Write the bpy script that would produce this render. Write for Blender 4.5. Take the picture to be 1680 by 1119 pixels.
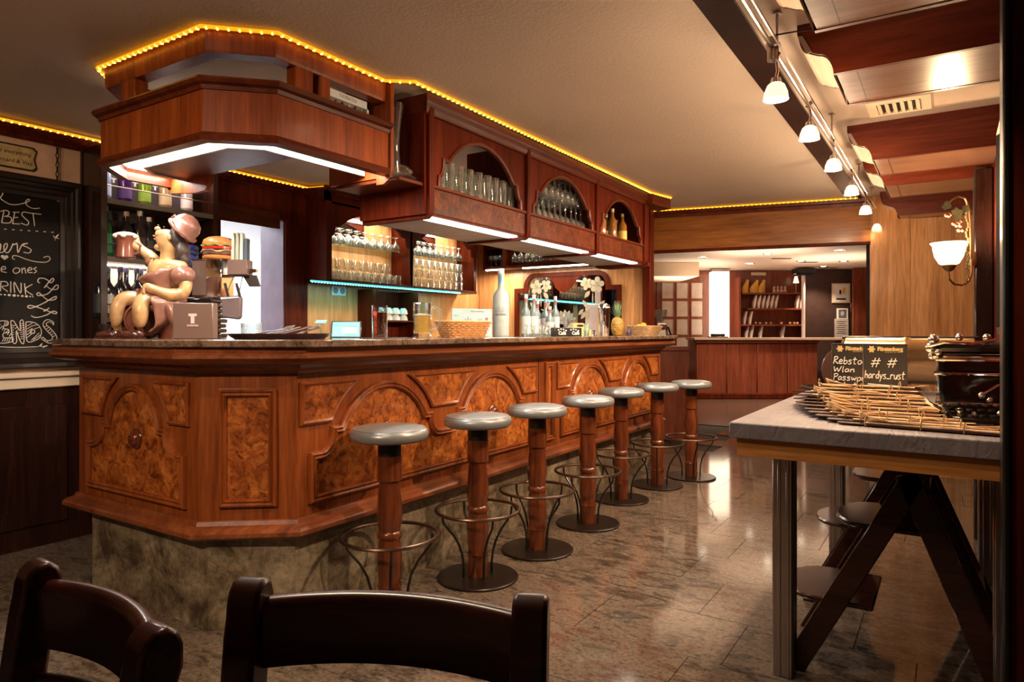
import bpy, bmesh, math, random
from math import sin, cos, pi, radians as rad, sqrt
from mathutils import Vector, Matrix
S = bpy.context.scene
for o in list(bpy.data.objects): bpy.data.objects.remove(o, do_unlink=True)
COL = S.collection
random.seed(7)
# ------------------------------------------------------------------ camera
EYE = 1.21; AZ = 32.66
cd = bpy.data.cameras.new('camera'); cam = bpy.data.objects.new('camera', cd); COL.objects.link(cam)
cam.location = (0, 0, EYE); cam.rotation_euler = (pi/2, 0, rad(AZ))
cd.sensor_width = 36; cd.lens = 24.0; cd.shift_y = -14.5/1680; cd.clip_start = .02
S.camera = cam
# ------------------------------------------------------------------ view, world
vs = S.view_settings
S.display_settings.display_device = 'sRGB'
vs.view_transform = 'Standard'; vs.look = 'None'; vs.gamma = 1; vs.use_curve_mapping = False
vs.exposure = 0.40
W = bpy.data.worlds.new('world'); S.world = W; W.use_nodes = True
W.node_tree.nodes['Background'].inputs[0].default_value = (.30, .20, .13, 1)
W.node_tree.nodes['Background'].inputs[1].default_value = .05
FX, FY = -sin(rad(AZ)), cos(rad(AZ)); RX, RY = cos(rad(AZ)), sin(rad(AZ))
def _ray(x): a = (x-840)/1120; return FX+a*RX, FY+a*RY
# a pixel of the photograph turned into a point on a real plane of the room
def onX(x, y, X): r = _ray(x); d = X/r[0]; return Vector((X, r[1]*d, EYE-(y-545)*d/1120))
def onY(x, y, Y): r = _ray(x); d = Y/r[1]; return Vector((r[0]*d, Y, EYE-(y-545)*d/1120))
def onZ(x, y, Z): r = _ray(x); d = (Z-EYE)*1120/(545-y); return Vector((r[0]*d, r[1]*d, Z))
def atD(x, y, d): r = _ray(x); return Vector((r[0]*d, r[1]*d, EYE-(y-545)*d/1120))
CEIL = 2.38
# ------------------------------------------------------------------ lamps (lights of the room and added fill)
def light(name, kind, loc, power, col=(1, .72, .45), size=.05, rot=None, aim=None, spot=None, sy=None, blend=.6):
    l = bpy.data.lights.new(name, kind); l.energy = power; l.color = col
    if kind in ('POINT', 'SPOT'): l.shadow_soft_size = size
    if kind == 'AREA':
        l.size = size
        if sy: l.shape = 'RECTANGLE'; l.size_y = sy
    if spot: l.spot_size = rad(spot); l.spot_blend = blend
    o = bpy.data.objects.new(name, l); COL.objects.link(o); o.location = loc
    if aim is not None: o.rotation_euler = (Vector(aim)-Vector(loc)).to_track_quat('-Z', 'Y').to_euler()
    elif rot: o.rotation_euler = rot
    return o
WARM = (1, .72, .47)
LAMPS = [onX(p[0], p[1], -.53) for p in ((1273,150),(1328,218),(1367,270),(1397,312),(1420,344),(1438,373))]
for i, p in enumerate(LAMPS):
    light('track_spot_light', 'SPOT', (p.x, p.y, p.z-.05), 85, WARM, .03, aim=(-2.6, p.y*.95+.3, .75) if i != 1 else (-.2, 2.95, .9), spot=105, blend=.8)
    light('track_glow_light', 'POINT', (p.x, p.y, p.z-.075), 9, WARM, .03)
# added fill spots without fixtures for bar end, left wall, aisle and table
light('fill_spot', 'SPOT', (-1.5, -.9, 2.35), 205, WARM, .05, aim=(-3.0, 1.7, .75), spot=75, blend=.9)
light('fill_spot', 'SPOT', (-3.3, .35, 2.35), 16, WARM, .05, aim=(-4.3, 1.6, 1.7), spot=75, blend=.9)
for y in (1.0, 2.6, 4.2): light('fill_spot', 'SPOT', (-1.35, y, 2.365), 34, WARM, .04, rot=(0,0,0), spot=155, blend=.5)
light('fill_spot', 'SPOT', (-.25, 1.62, 2.30), 20, WARM, .04, aim=(-.2, 2.85, 1.0), spot=52, blend=.5)
# ------------------------------------------------------------------ mesh builder
class MB:
    def __init__(s): s.v = []; s.f = []; s.M = None
    def add(s, vs, fs):
        n = len(s.v)
        s.v += [tuple(s.M @ Vector(v)) if s.M else tuple(v) for v in vs]
        s.f += [tuple(i+n for i in f) for f in fs]
        return s
    def box(s, a, b):
        x0,y0,z0 = a; x1,y1,z1 = b
        if x0 > x1: x0, x1 = x1, x0
        if y0 > y1: y0, y1 = y1, y0
        if z0 > z1: z0, z1 = z1, z0
        return s.add([(x0,y0,z0),(x1,y0,z0),(x1,y1,z0),(x0,y1,z0),(x0,y0,z1),(x1,y0,z1),(x1,y1,z1),(x0,y1,z1)],
              [(0,3,2,1),(4,5,6,7),(0,1,5,4),(1,2,6,5),(2,3,7,6),(3,0,4,7)])
    def cbox(s, c, d): return s.box([c[i]-d[i]/2 for i in range(3)], [c[i]+d[i]/2 for i in range(3)])
    def lathe(s, prof, n=16, c=(0,0,0), capb=True, capt=True):
        vs = []; fs = []
        for r, z in prof:
            for k in range(n): a = 2*pi*k/n; vs.append((c[0]+r*cos(a), c[1]+r*sin(a), c[2]+z))
        for i in range(len(prof)-1):
            for k in range(n):
                k2 = (k+1) % n; fs.append((i*n+k, i*n+k2, (i+1)*n+k2, (i+1)*n+k))
        if capb: fs.append(tuple(range(n))[::-1])
        if capt: fs.append(tuple((len(prof)-1)*n+k for k in range(n)))
        return s.add(vs, fs)
    def tube(s, path, r, n=8, closed=False, radii=None):
        P = [Vector(p) for p in path]; m = len(P); vs = []; fs = []
        t0 = (P[1]-P[0]).normalized()
        up = Vector((0,0,1)) if abs(t0.z) < .9 else Vector((1,0,0))
        nrm = t0.cross(up).normalized()
        for i in range(m):
            if closed: t = P[(i+1) % m]-P[(i-1) % m]
            else: t = P[min(i+1,m-1)]-P[max(i-1,0)]
            t = t.normalized() if t.length > 1e-9 else t0
            nrm = nrm - t*nrm.dot(t)
            nrm = nrm.normalized() if nrm.length > 1e-6 else t.orthogonal().normalized()
            b = t.cross(nrm); rr = radii[i] if radii else r
            for k in range(n):
                a = 2*pi*k/n; vs.append(P[i]+nrm*(rr*cos(a))+b*(rr*sin(a)))
        for i in range(m if closed else m-1):
            j = (i+1) % m
            for k in range(n):
                k2 = (k+1) % n; fs.append((i*n+k, i*n+k2, j*n+k2, j*n+k))
        if not closed: fs.append(tuple(range(n))[::-1]); fs.append(tuple((m-1)*n+k for k in range(n)))
        return s.add(vs, fs)
    def prism(s, poly, n0, n1, fr=None):          # poly in the (u, v) plane of a frame, extruded along its normal
        O, U, V, N = fr or (Vector((0,0,0)), Vector((1,0,0)), Vector((0,1,0)), Vector((0,0,1)))
        m = len(poly); vs = [O+U*u+V*v+N*n0 for u, v in poly]+[O+U*u+V*v+N*n1 for u, v in poly]
        fs = [tuple(range(m))[::-1], tuple(range(m, 2*m))]+[(i, (i+1) % m, (i+1) % m+m, i+m) for i in range(m)]
        return s.add(vs, fs)
    def sweep(s, path, prof, fr=None, closed=False, caps=True):   # profile (offset to the right of the path, height along the normal)
        O, U, V, N = fr or (Vector((0,0,0)), Vector((1,0,0)), Vector((0,1,0)), Vector((0,0,1)))
        P = [Vector((p[0], p[1])) for p in path]; m = len(P); q = len(prof); vs = []; fs = []
        for i in range(m):
            if closed: a, b = P[i-1], P[(i+1) % m]
            else: a, b = P[max(i-1,0)], P[min(i+1,m-1)]
            d1 = P[i]-a; d2 = b-P[i]
            if d1.length < 1e-9: d1 = d2
            if d2.length < 1e-9: d2 = d1
            d1 = d1.normalized(); d2 = d2.normalized()
            n1 = Vector((d1.y, -d1.x)); n2 = Vector((d2.y, -d2.x)); mi = n1+n2
            if mi.length < 1e-4: mi = n1.copy()
            mi = mi.normalized(); k = 1/max(.35, mi.dot(n1))
            for o, h in prof:
                p = P[i]+mi*(o*k); vs.append(O+U*p.x+V*p.y+N*h)
        for i in range(m if closed else m-1):
            j = (i+1) % m
            for k in range(q):
                k2 = (k+1) % q; fs.append((i*q+k, j*q+k, j*q+k2, i*q+k2))
        if not closed and caps: fs.append(tuple(range(q))); fs.append(tuple((m-1)*q+k for k in range(q))[::-1])
        return s.add(vs, fs)
    def ball(s, c, r, n=10, m=7):
        if not hasattr(r, '__len__'): r = (r, r, r)
        vs = [(c[0], c[1], c[2]-r[2])]; fs = []
        for i in range(1, m):
            t = -pi/2+pi*i/m
            for k in range(n):
                a = 2*pi*k/n; vs.append((c[0]+r[0]*cos(t)*cos(a), c[1]+r[1]*cos(t)*sin(a), c[2]+r[2]*sin(t)))
        vs.append((c[0], c[1], c[2]+r[2])); e = len(vs)-1
        for k in range(n): fs.append((0, 1+(k+1) % n, 1+k))
        for i in range(m-2):
            for k in range(n):
                k2 = (k+1) % n; a = 1+i*n; b = a+n; fs.append((a+k, a+k2, b+k2, b+k))
        a = 1+(m-2)*n
        for k in range(n): fs.append((a+k, a+(k+1) % n, e))
        return s.add(vs, fs)
    def loft(s, rings, closed=True, caps=True):
        n = len(rings[0]); vs = [p for r in rings for p in r]; fs = []
        for i in range(len(rings)-1):
            for k in range(n if closed else n-1):
                k2 = (k+1) % n; fs.append((i*n+k, i*n+k2, (i+1)*n+k2, (i+1)*n+k))
        if caps: fs.append(tuple(range(n))[::-1]); fs.append(tuple((len(rings)-1)*n+k for k in range(n)))
        return s.add(vs, fs)
    def mesh(s, name, mat, smooth=35):
        me = bpy.data.meshes.new(name); me.from_pydata(s.v, [], s.f)
        bm = bmesh.new(); bm.from_mesh(me); bmesh.ops.recalc_face_normals(bm, faces=bm.faces); bm.to_mesh(me); bm.free()
        if mat: me.materials.append(mat)
        if smooth:
            me.polygons.foreach_set('use_smooth', [True]*len(me.polygons)); me.set_sharp_from_angle(angle=rad(smooth))
        me.update(); return me
    def obj(s, name, mat, parent=None, bevel=0, smooth=35, world=False, seg=1):
        o = bpy.data.objects.new(name, s.mesh(name, mat, smooth)); COL.objects.link(o)
        if parent is not None:
            o.parent = parent
            if world:
                p = parent; off = Vector((0,0,0))
                while p is not None: off += p.location; p = p.parent
                o.location = -off
        if bevel:
            b = o.modifiers.new('bevel', 'BEVEL'); b.width = bevel; b.segments = seg; b.limit_method = 'ANGLE'; b.angle_limit = rad(40)
        return o
def tag(o, label=None, cat=None, group=None, kind=None):
    if label: o['label'] = label
    if cat: o['category'] = cat
    if group: o['group'] = group
    if kind: o['kind'] = kind
    return o
def thing(name, label, cat, loc=(0,0,0), rz=0, group=None):
    o = bpy.data.objects.new(name, None); COL.objects.link(o); o.empty_display_size = .05
    o.location = loc; o.rotation_euler = (0,0,rz); return tag(o, label, cat, group)
def dup(root, loc=None, rz=None, label=None, group=None):
    r = root.copy(); COL.objects.link(r)
    if loc is not None: r.location = loc
    if rz is not None: r.rotation_euler = (root.rotation_euler[0], root.rotation_euler[1], rz)
    if label: r['label'] = label
    if group: r['group'] = group
    for ch in list(root.children):
        if ch.parent is not root: continue
        c = ch.copy(); COL.objects.link(c); c.parent = r
        for g in list(ch.children):
            d = g.copy(); COL.objects.link(d); d.parent = c
    return r
def share(o, loc, rz=0, parent=None):
    c = o.copy(); COL.objects.link(c); c.location = loc; c.rotation_euler = (0,0,rz)
    if parent is not None: c.parent = parent
    return c
def struct(o, label=None): o['kind'] = 'structure'; return tag(o, label) if label else o
def frame(O, U, V): U = Vector(U).normalized(); V = Vector(V).normalized(); return (Vector(O), U, V, U.cross(V))
ZV = Vector((0,0,1))
def face(O, ang): # vertical face: u runs along azimuth angle (from +X), v is up, normal = u x v
    return frame(O, (cos(ang), sin(ang), 0), (0,0,1))
def text(body, size, fr, parent, mat, align='CENTER', name='lettering', depth=.0006, shear=0, spacing=1.0, lspace=1.0, world=False, bold=0):
    cu = bpy.data.curves.new('t', 'FONT'); cu.body = body; cu.size = size; cu.align_x = align; cu.align_y = 'CENTER'
    cu.extrude = depth; cu.shear = shear; cu.space_character = spacing; cu.space_line = lspace; cu.offset = bold; cu.resolution_u = 2
    o = bpy.data.objects.new('t', cu); COL.objects.link(o)
    dg = bpy.context.evaluated_depsgraph_get(); me = bpy.data.meshes.new_from_object(o.evaluated_get(dg)); bpy.data.objects.remove(o)
    O, U, V, N = fr
    me.transform(Matrix(((U.x,V.x,N.x,O.x),(U.y,V.y,N.y,O.y),(U.z,V.z,N.z,O.z),(0,0,0,1))))
    me.name = name; me.materials.clear(); me.materials.append(mat)
    ob = bpy.data.objects.new(name, me); COL.objects.link(ob)
    if parent is not None:
        ob.parent = parent
        if world: ob.location = -parent.location
    return ob
def skin(name, verts, edges, radii, mat, parent=None, lvl=2, root=0):
    me = bpy.data.meshes.new(name); me.from_pydata(verts, edges, []); o = bpy.data.objects.new(name, me); COL.objects.link(o)
    o.modifiers.new('s', 'SKIN'); u = o.modifiers.new('u', 'SUBSURF'); u.levels = lvl; u.render_levels = lvl
    for i, d in enumerate(me.skin_vertices[0].data): d.radius = (radii[i], radii[i]); d.use_root = (i == root)
    dg = bpy.context.evaluated_depsgraph_get(); m2 = bpy.data.meshes.new_from_object(o.evaluated_get(dg)); bpy.data.objects.remove(o)
    m2.name = name; m2.materials.clear(); m2.materials.append(mat); m2.polygons.foreach_set('use_smooth', [True]*len(m2.polygons))
    ob = bpy.data.objects.new(name, m2); COL.objects.link(ob); ob.parent = parent; return ob
# ------------------------------------------------------------------ materials
def new(name):
    m = bpy.data.materials.new(name); m.use_nodes = True; return m, m.node_tree, m.node_tree.nodes['Principled BSDF']
def ramp(nt, cols):
    r = nt.nodes.new('ShaderNodeValToRGB'); e = r.color_ramp.elements
    e[0].position, e[0].color = cols[0][0], (*cols[0][1], 1); e[1].position, e[1].color = cols[-1][0], (*cols[-1][1], 1)
    for p, c in cols[1:-1]: x = e.new(p); x.color = (*c, 1)
    return r
def coords(nt, sc, rot=(0,0,0)):
    t = nt.nodes.new('ShaderNodeTexCoord'); mp = nt.nodes.new('ShaderNodeMapping'); mp.inputs['Scale'].default_value = sc
    mp.inputs['Rotation'].default_value = rot; nt.links.new(t.outputs['Object'], mp.inputs[0]); return mp
def noise(nt, mp, sc, det=4, dist=0, rough=.55):
    n = nt.nodes.new('ShaderNodeTexNoise'); n.inputs['Scale'].default_value = sc; n.inputs['Detail'].default_value = det
    n.inputs['Distortion'].default_value = dist; n.inputs['Roughness'].default_value = rough; nt.links.new(mp.outputs[0], n.inputs[0]); return n
def bump(nt, b, src, st=.1, d=.01):
    n = nt.nodes.new('ShaderNodeBump'); n.inputs['Strength'].default_value = st; n.inputs['Distance'].default_value = d
    nt.links.new(src, n.inputs['Height']); nt.links.new(n.outputs[0], b.inputs['Normal'])
def plain(name, col, rough=.5, metal=0, spec=.5, coat=0, emit=None, es=0, var=.12, vs_=8):
    m, nt, b = new(name)
    mp = coords(nt, (1,1,1)); n = noise(nt, mp, vs_, 3)
    r = ramp(nt, [(.3, tuple(c*(1-var) for c in col)), (.7, tuple(min(1, c*(1+var)) for c in col))])
    nt.links.new(n.outputs[0], r.inputs[0]); nt.links.new(r.outputs[0], b.inputs['Base Color'])
    b.inputs['Roughness'].default_value = rough; b.inputs['Metallic'].default_value = metal
    b.inputs['Specular IOR Level'].default_value = spec; b.inputs['Coat Weight'].default_value = coat; b.inputs['Coat Roughness'].default_value = .1
    if emit: b.inputs['Emission Color'].default_value = (*emit, 1); b.inputs['Emission Strength'].default_value = es
    return m
def glow(name, col, es):
    m, nt, b = new(name); b.inputs['Base Color'].default_value = (*col, 1); b.inputs['Emission Color'].default_value = (*col, 1)
    b.inputs['Emission Strength'].default_value = es; return m
def wood(name, dark, mid, light, axis='z', rough=.36, coat=.22, sc=1.0, bmp=.03, spec=.35):
    m, nt, b = new(name); k = 14*sc
    s = {'x': (k*.07,k,k), 'y': (k,k*.07,k), 'z': (k,k,k*.07)}[axis]
    mp = coords(nt, s); n = noise(nt, mp, 1.0, 6, 1.2, .6)
    mp2 = coords(nt, tuple(c*6 for c in s)); n2 = noise(nt, mp2, 1.0, 3, .2)
    r = ramp(nt, [(.28, dark), (.5, mid), (.74, light)]); nt.links.new(n.outputs[0], r.inputs[0])
    mx = nt.nodes.new('ShaderNodeMix'); mx.data_type = 'RGBA'; mx.blend_type = 'MULTIPLY'; mx.inputs[0].default_value = .45
    r2 = ramp(nt, [(.35, (.45,.4,.36)), (.6, (1,1,1))]); nt.links.new(n2.outputs[0], r2.inputs[0])
    nt.links.new(r.outputs[0], mx.inputs[6]); nt.links.new(r2.outputs[0], mx.inputs[7]); nt.links.new(mx.outputs[2], b.inputs['Base Color'])
    b.inputs['Specular IOR Level'].default_value = spec
    b.inputs['Roughness'].default_value = rough; b.inputs['Coat Weight'].default_value = coat; b.inputs['Coat Roughness'].default_value = .15
    if bmp: bump(nt, b, n2.outputs[0], bmp, .004)
    return m
def burl(name, a, b_, c, sc=1.0):
    m, nt, b = new(name); mp = coords(nt, (1,1,1)); n = noise(nt, mp, 15*sc, 8, 1.1, .72); n2 = noise(nt, mp, 42*sc, 5, .8, .6); n3 = noise(nt, mp, 5*sc, 4, .8)
    r = ramp(nt, [(.36, a), (.5, b_), (.66, c)]); nt.links.new(n.outputs[0], r.inputs[0])
    r2 = ramp(nt, [(.33, (.22,.12,.08)), (.47, (1,1,1))]); nt.links.new(n2.outputs[0], r2.inputs[0])
    r3 = ramp(nt, [(.35, (.6,.5,.45)), (.62, (1.15,1.1,1.05))]); nt.links.new(n3.outputs[0], r3.inputs[0])
    mx = nt.nodes.new('ShaderNodeMix'); mx.data_type = 'RGBA'; mx.blend_type = 'MULTIPLY'; mx.inputs[0].default_value = .75
    nt.links.new(r.outputs[0], mx.inputs[6]); nt.links.new(r2.outputs[0], mx.inputs[7])
    mx2 = nt.nodes.new('ShaderNodeMix'); mx2.data_type = 'RGBA'; mx2.blend_type = 'MULTIPLY'; mx2.inputs[0].default_value = .9
    nt.links.new(mx.outputs[2], mx2.inputs[6]); nt.links.new(r3.outputs[0], mx2.inputs[7]); nt.links.new(mx2.outputs[2], b.inputs['Base Color'])
    b.inputs['Specular IOR Level'].default_value = .28; b.inputs['Roughness'].default_value = .34; b.inputs['Coat Weight'].default_value = .12; b.inputs['Coat Roughness'].default_value = .15; return m
def stone(name, cols, sc, rough=.2, coat=0, aniso=(1,1,1), rot=(0,0,0), bmp=0, per=False):
    m, nt, b = new(name); mp = coords(nt, tuple(sc*a for a in aniso), rot); n = noise(nt, mp, 1, 10, .8, .7); mp2 = coords(nt, (sc*9,)*3, rot); n2 = noise(nt, mp2, 1, 4, .3, .7)
    src = n.outputs[0]
    if per:
        oi = nt.nodes.new('ShaderNodeObjectInfo'); ad = nt.nodes.new('ShaderNodeMath'); ad.operation = 'MULTIPLY_ADD'; ad.inputs[1].default_value = .09; nt.links.new(oi.outputs['Random'], ad.inputs[0])
        nt.links.new(n.outputs[0], ad.inputs[2]); src = ad.outputs[0]
        t = nt.nodes.new('ShaderNodeNewGeometry'); nt.links.new(t.outputs['Position'], mp.inputs[0]); nt.links.new(t.outputs['Position'], mp2.inputs[0])
    r = ramp(nt, cols); nt.links.new(src, r.inputs[0])
    r2 = ramp(nt, [(.3, (.35,.32,.3)), (.5, (1,1,1)), (.7, (1.5,1.4,1.3))]); nt.links.new(n2.outputs[0], r2.inputs[0])
    mx = nt.nodes.new('ShaderNodeMix'); mx.data_type = 'RGBA'; mx.blend_type = 'MULTIPLY'; mx.inputs[0].default_value = .8
    nt.links.new(r.outputs[0], mx.inputs[6]); nt.links.new(r2.outputs[0], mx.inputs[7]); nt.links.new(mx.outputs[2], b.inputs['Base Color'])
    b.inputs['Roughness'].default_value = rough; b.inputs['Coat Weight'].default_value = coat; b.inputs['Coat Roughness'].default_value = .08
    if bmp: bump(nt, b, n.outputs[0], bmp, .01)
    return m
def thin_glass(name, tint=(.94,.97,.96), refl=.9, rough=.02, base=.06, haze=0):
    m = bpy.data.materials.new(name); m.use_nodes = True; nt = m.node_tree; nt.nodes.clear()
    out = nt.nodes.new('ShaderNodeOutputMaterial'); tr = nt.nodes.new('ShaderNodeBsdfTransparent'); gl = nt.nodes.new('ShaderNodeBsdfGlossy')
    tr.inputs[0].default_value = (*tint, 1); gl.inputs['Roughness'].default_value = rough; gl.inputs[0].default_value = (refl,)*3+(1,)
    lw = nt.nodes.new('ShaderNodeLayerWeight'); lw.inputs[0].default_value = .32
    ad = nt.nodes.new('ShaderNodeMath'); ad.operation = 'MULTIPLY_ADD'; ad.inputs[1].default_value = .8; ad.inputs[2].default_value = base; ad.use_clamp = True
    nt.links.new(lw.outputs['Facing'], ad.inputs[0]); mx = nt.nodes.new('ShaderNodeMixShader')
    nt.links.new(ad.outputs[0], mx.inputs[0]); nt.links.new(tr.outputs[0], mx.inputs[1]); nt.links.new(gl.outputs[0], mx.inputs[2])
    if haze:       # white diffuse haze put into the shader so bar glasses look brighter
        df = nt.nodes.new('ShaderNodeBsdfTranslucent'); df2 = nt.nodes.new('ShaderNodeBsdfDiffuse'); m2 = nt.nodes.new('ShaderNodeMixShader'); m2.inputs[0].default_value = .5; m3 = nt.nodes.new('ShaderNodeMixShader'); m3.inputs[0].default_value = haze
        nt.links.new(df.outputs[0], m2.inputs[1]); nt.links.new(df2.outputs[0], m2.inputs[2]); nt.links.new(mx.outputs[0], m3.inputs[1]); nt.links.new(m2.outputs[0], m3.inputs[2]); mx = m3
    nt.links.new(mx.outputs[0], out.inputs[0]); return m
M = {}
M['bar'] = wood('bar_mahogany', (.13,.028,.007), (.245,.060,.013), (.34,.095,.023), spec=.25, coat=.15)
M['barx'] = wood('bar_mahogany_lengthwise_x', (.10,.022,.008), (.19,.048,.016), (.27,.078,.026), 'x')
M['bary'] = wood('bar_mahogany_lengthwise_y', (.11,.026,.009), (.21,.056,.018), (.30,.092,.03), 'y')
M['burl'] = burl('burl_veneer', (.14,.030,.007), (.36,.105,.022), (.55,.21,.05))
M['cab'] = wood('cabinet_mahogany', (.05,.006,.0015), (.095,.012,.003), (.14,.021,.005), coat=0, rough=.42, spec=.10)
M['canopy'] = wood('canopy_mahogany', (.14,.026,.005), (.25,.050,.009), (.34,.075,.014), coat=.05, rough=.4, spec=.2)
M['caby'] = wood('cabinet_mahogany_lengthwise_y', (.055,.009,.003), (.105,.018,.005), (.155,.032,.009), 'y', coat=.04, rough=.4, spec=.22)
M['cabburl'] = burl('cabinet_burl', (.045,.009,.003), (.105,.022,.006), (.165,.042,.011))
M['dkwood'] = wood('dark_wood', (.012,.004,.003), (.026,.008,.005), (.045,.013,.007), rough=.25)
M['chair'] = wood('chair_stained_wood', (.018,.003,.002), (.05,.008,.005), (.10,.018,.010), 'x', rough=.36, coat=.35, sc=1.5)
M['walnut'] = wood('light_walnut_panel', (.44,.19,.065), (.66,.32,.125), (.80,.43,.19), rough=.35, coat=.2, sc=.8)
M['header'] = wood('walnut_header', (.17,.055,.011), (.31,.112,.024), (.42,.165,.04), 'x', rough=.3, coat=.2, sc=.8)
M['beam'] = wood('beam_wood', (.06,.008,.003), (.11,.017,.006), (.155,.028,.010), 'x', rough=.38, coat=.08, spec=.2)
M['beamlow'] = wood('beam_underside_varnish', (.16,.07,.045), (.22,.105,.068), (.28,.14,.09), 'x', rough=.3, coat=.6)
M['stoolw'] = wood('stool_wood', (.06,.012,.005), (.14,.034,.011), (.20,.058,.02), rough=.2, coat=.7)
M['foyer'] = wood('foyer_cherry_wood', (.14,.032,.016), (.22,.055,.027), (.29,.08,.04), rough=.35, coat=.2)
M['kick'] = stone('plinth_granite', [(.36,(.05,.035,.022)), (.48,(.16,.12,.075)), (.6,(.27,.22,.15)), (.72,(.17,.10,.06))], 4, .3, 0, (1,1,1))
M['top'] = stone('counter_granite', [(.36,(.05,.03,.02)), (.52,(.16,.10,.07)), (.7,(.28,.19,.14))], 16, .12, .3)
M['tile'] = stone('floor_granite', [(.34,(.032,.022,.016)), (.45,(.075,.056,.042)), (.56,(.15,.115,.086)), (.70,(.105,.058,.042))], 6, .085, 0, (1,2.6,1), (0,0,.5), per=True)
M['grout'] = plain('grout', (.03,.022,.018), .8)
M['ceil'] = plain('ceiling_plaster', (.56,.445,.35), .85, var=.04, vs_=1.2)
nt = M['ceil'].node_tree; mp_ = coords(nt, (1,1,1)); n_ = noise(nt, mp_, 70, 3); bump(nt, nt.nodes['Principled BSDF'], n_.outputs[0], .25, .012)
M['cream'] = plain('cream_paint', (.72,.56,.40), .8, var=.03, vs_=1.2)
M['wallp'] = plain('wall_plaster', (.62,.40,.27), .85, var=.08, vs_=20)
M['white'] = plain('white_paint', (.8,.8,.8), .5, var=.02)
M['black'] = plain('black_paint', (.006,.005,.005), .35)
M['blackm'] = plain('black_metal', (.008,.007,.007), .3, spec=.6)
M['frame'] = plain('black_brown_frame', (.014,.007,.006), .4, coat=.1)
M['slate_board'] = plain('chalkboard_slate', (.006,.004,.003), .55, spec=.2)
M['chalk'] = plain('chalk', (.78,.70,.64), .9)
M['leather'] = plain('grey_leather', (.25,.26,.27), .34, metal=.35, coat=.15, vs_=40, var=.06)
M['bronze'] = plain('bronze_metal', (.16,.10,.07), .32, metal=.9)
M['basem'] = plain('dark_bronze_plate', (.016,.010,.008), .3, metal=.3)
M['steel'] = plain('brushed_steel', (.55,.50,.47), .3, metal=1)
M['chrome'] = plain('chrome', (.8,.78,.76), .08, metal=1, var=.02)
M['brass'] = plain('aged_brass', (.42,.30,.15), .35, metal=.9)
M['brassp'] = plain('polished_brass_sheet', (.62,.42,.22), .24, metal=1, var=.25, vs_=3)
M['glass_clean'] = thin_glass('clean_drink_glass', base=.05)
M['glass'] = thin_glass('clear_glass', base=.08, haze=.045)
M['pane'] = thin_glass('window_pane', (.97,.97,.96), .9, .01, .03)
M['green_glass_edge'] = thin_glass('glass_shelf', (.80,.93,.88), .9, .02, .08)
M['mirror'] = plain('mirror', (.55,.52,.5), .02, metal=1, var=.01)
M['etch'] = plain('etched_flower', (.33,.28,.21), .6)
M['amber'] = glow('amber_rope_tube', (1,.40,.01), .85)
M['amberb'] = glow('amber_bulbs', (1,.60,.07), 7)
M['cyan'] = glow('cyan_strip', (.05,.75,.85), 1.6)
M['cyanb'] = glow('cyan_bulbs', (.3,1,1), 4)
M['tubew'] = glow('white_light_tube', (1,.93,.84), 6)
M['tubes'] = glow('white_light_strip', (1,.9,.76), 7)
M['lampglass'] = plain('opal_lamp_glass', (.9,.85,.75), .3, emit=(1,.83,.6), es=.9)
M['lampface'] = glow('lamp_face', (1,.88,.68), 9)
M['shade'] = glow('opal_shade', (1,.80,.52), 2.6)
M['pillar'] = glow('lit_pillar', (1,.82,.60), 3.0)
M['kitchen'] = plain('kitchen_wall', (.80,.84,.90), .5, var=.03)
# ------------------------------------------------------------------ structure: floor with granite tiles
WX0, WX1, WY0, WY1 = -4.36, 1.6, -2.2, 6.62
fl = struct(MB().box((-9.5,-2.4,-.2), (13,17,-.012)).obj('floor', M['grout']), 'polished brown granite tile floor')
tw, td = .6, .4
tile_mesh = MB().box((.0015,.0015,-.012), (tw-.0015,td-.0015,0)).mesh('tile', M['tile'], 0)
for j in range(-1, 22):
    y = .1+j*td
    for i in range(-9, 6):
        x = -.01-.6*0+i*tw+(tw/2 if j % 2 else 0)+.09*((j*7) % 3-1)
        if x < -4.9 or x > 2.6: continue
        if j > 16 and x < -2.6: continue
        if y < .9 and (x > -.3 or x < -3): continue
        o = bpy.data.objects.new('tile', tile_mesh); COL.objects.link(o); o.location = (x, y, random.uniform(-.0004,.0004)); o.parent = fl
far = MB()
far.box((-7,8.9,-.012), (5,16.5,-.002)); o = far.obj('far_floor', plain('foyer_dark_stone', (.07,.045,.035), .22)); o.parent = fl
# ceiling
ce = MB().box((-4.7,-2.4,CEIL), (2,7.4,CEIL+.12)).obj('ceiling', M['ceil']); struct(ce, 'cream plastered ceiling of the bar room')
# left wall with the kitchen opening
OY0, OY1, OZ1 = 2.947, 3.509, 2.08
wl = MB(); wl.box((WX0-.25,-2.4,0), (WX0,OY0,CEIL)).box((WX0-.25,OY1,0), (WX0,6.4,CEIL)).box((WX0-.25,OY0,OZ1), (WX0,OY1,CEIL)).box((WX0-.25,OY0,0), (WX0,OY1,.85))
struct(wl.obj('wall_left', M['wallp']), 'plastered left wall with chalkboard and bottle shelf')
jb = plain('jamb_purple_grey', (.20,.15,.20), .5)
jm = MB().box((WX0-.26,OY1-.012,.85), (WX0+.012,OY1,OZ1)); struct(jm.obj('trim_1', jb), 'grey-violet side of the kitchen opening')
struct(MB().box((WX0-.26,OY0,OZ1-.012), (WX0+.012,OY1,OZ1)).obj('trim_2', M['steel']), 'steel strip above the kitchen opening')
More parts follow.
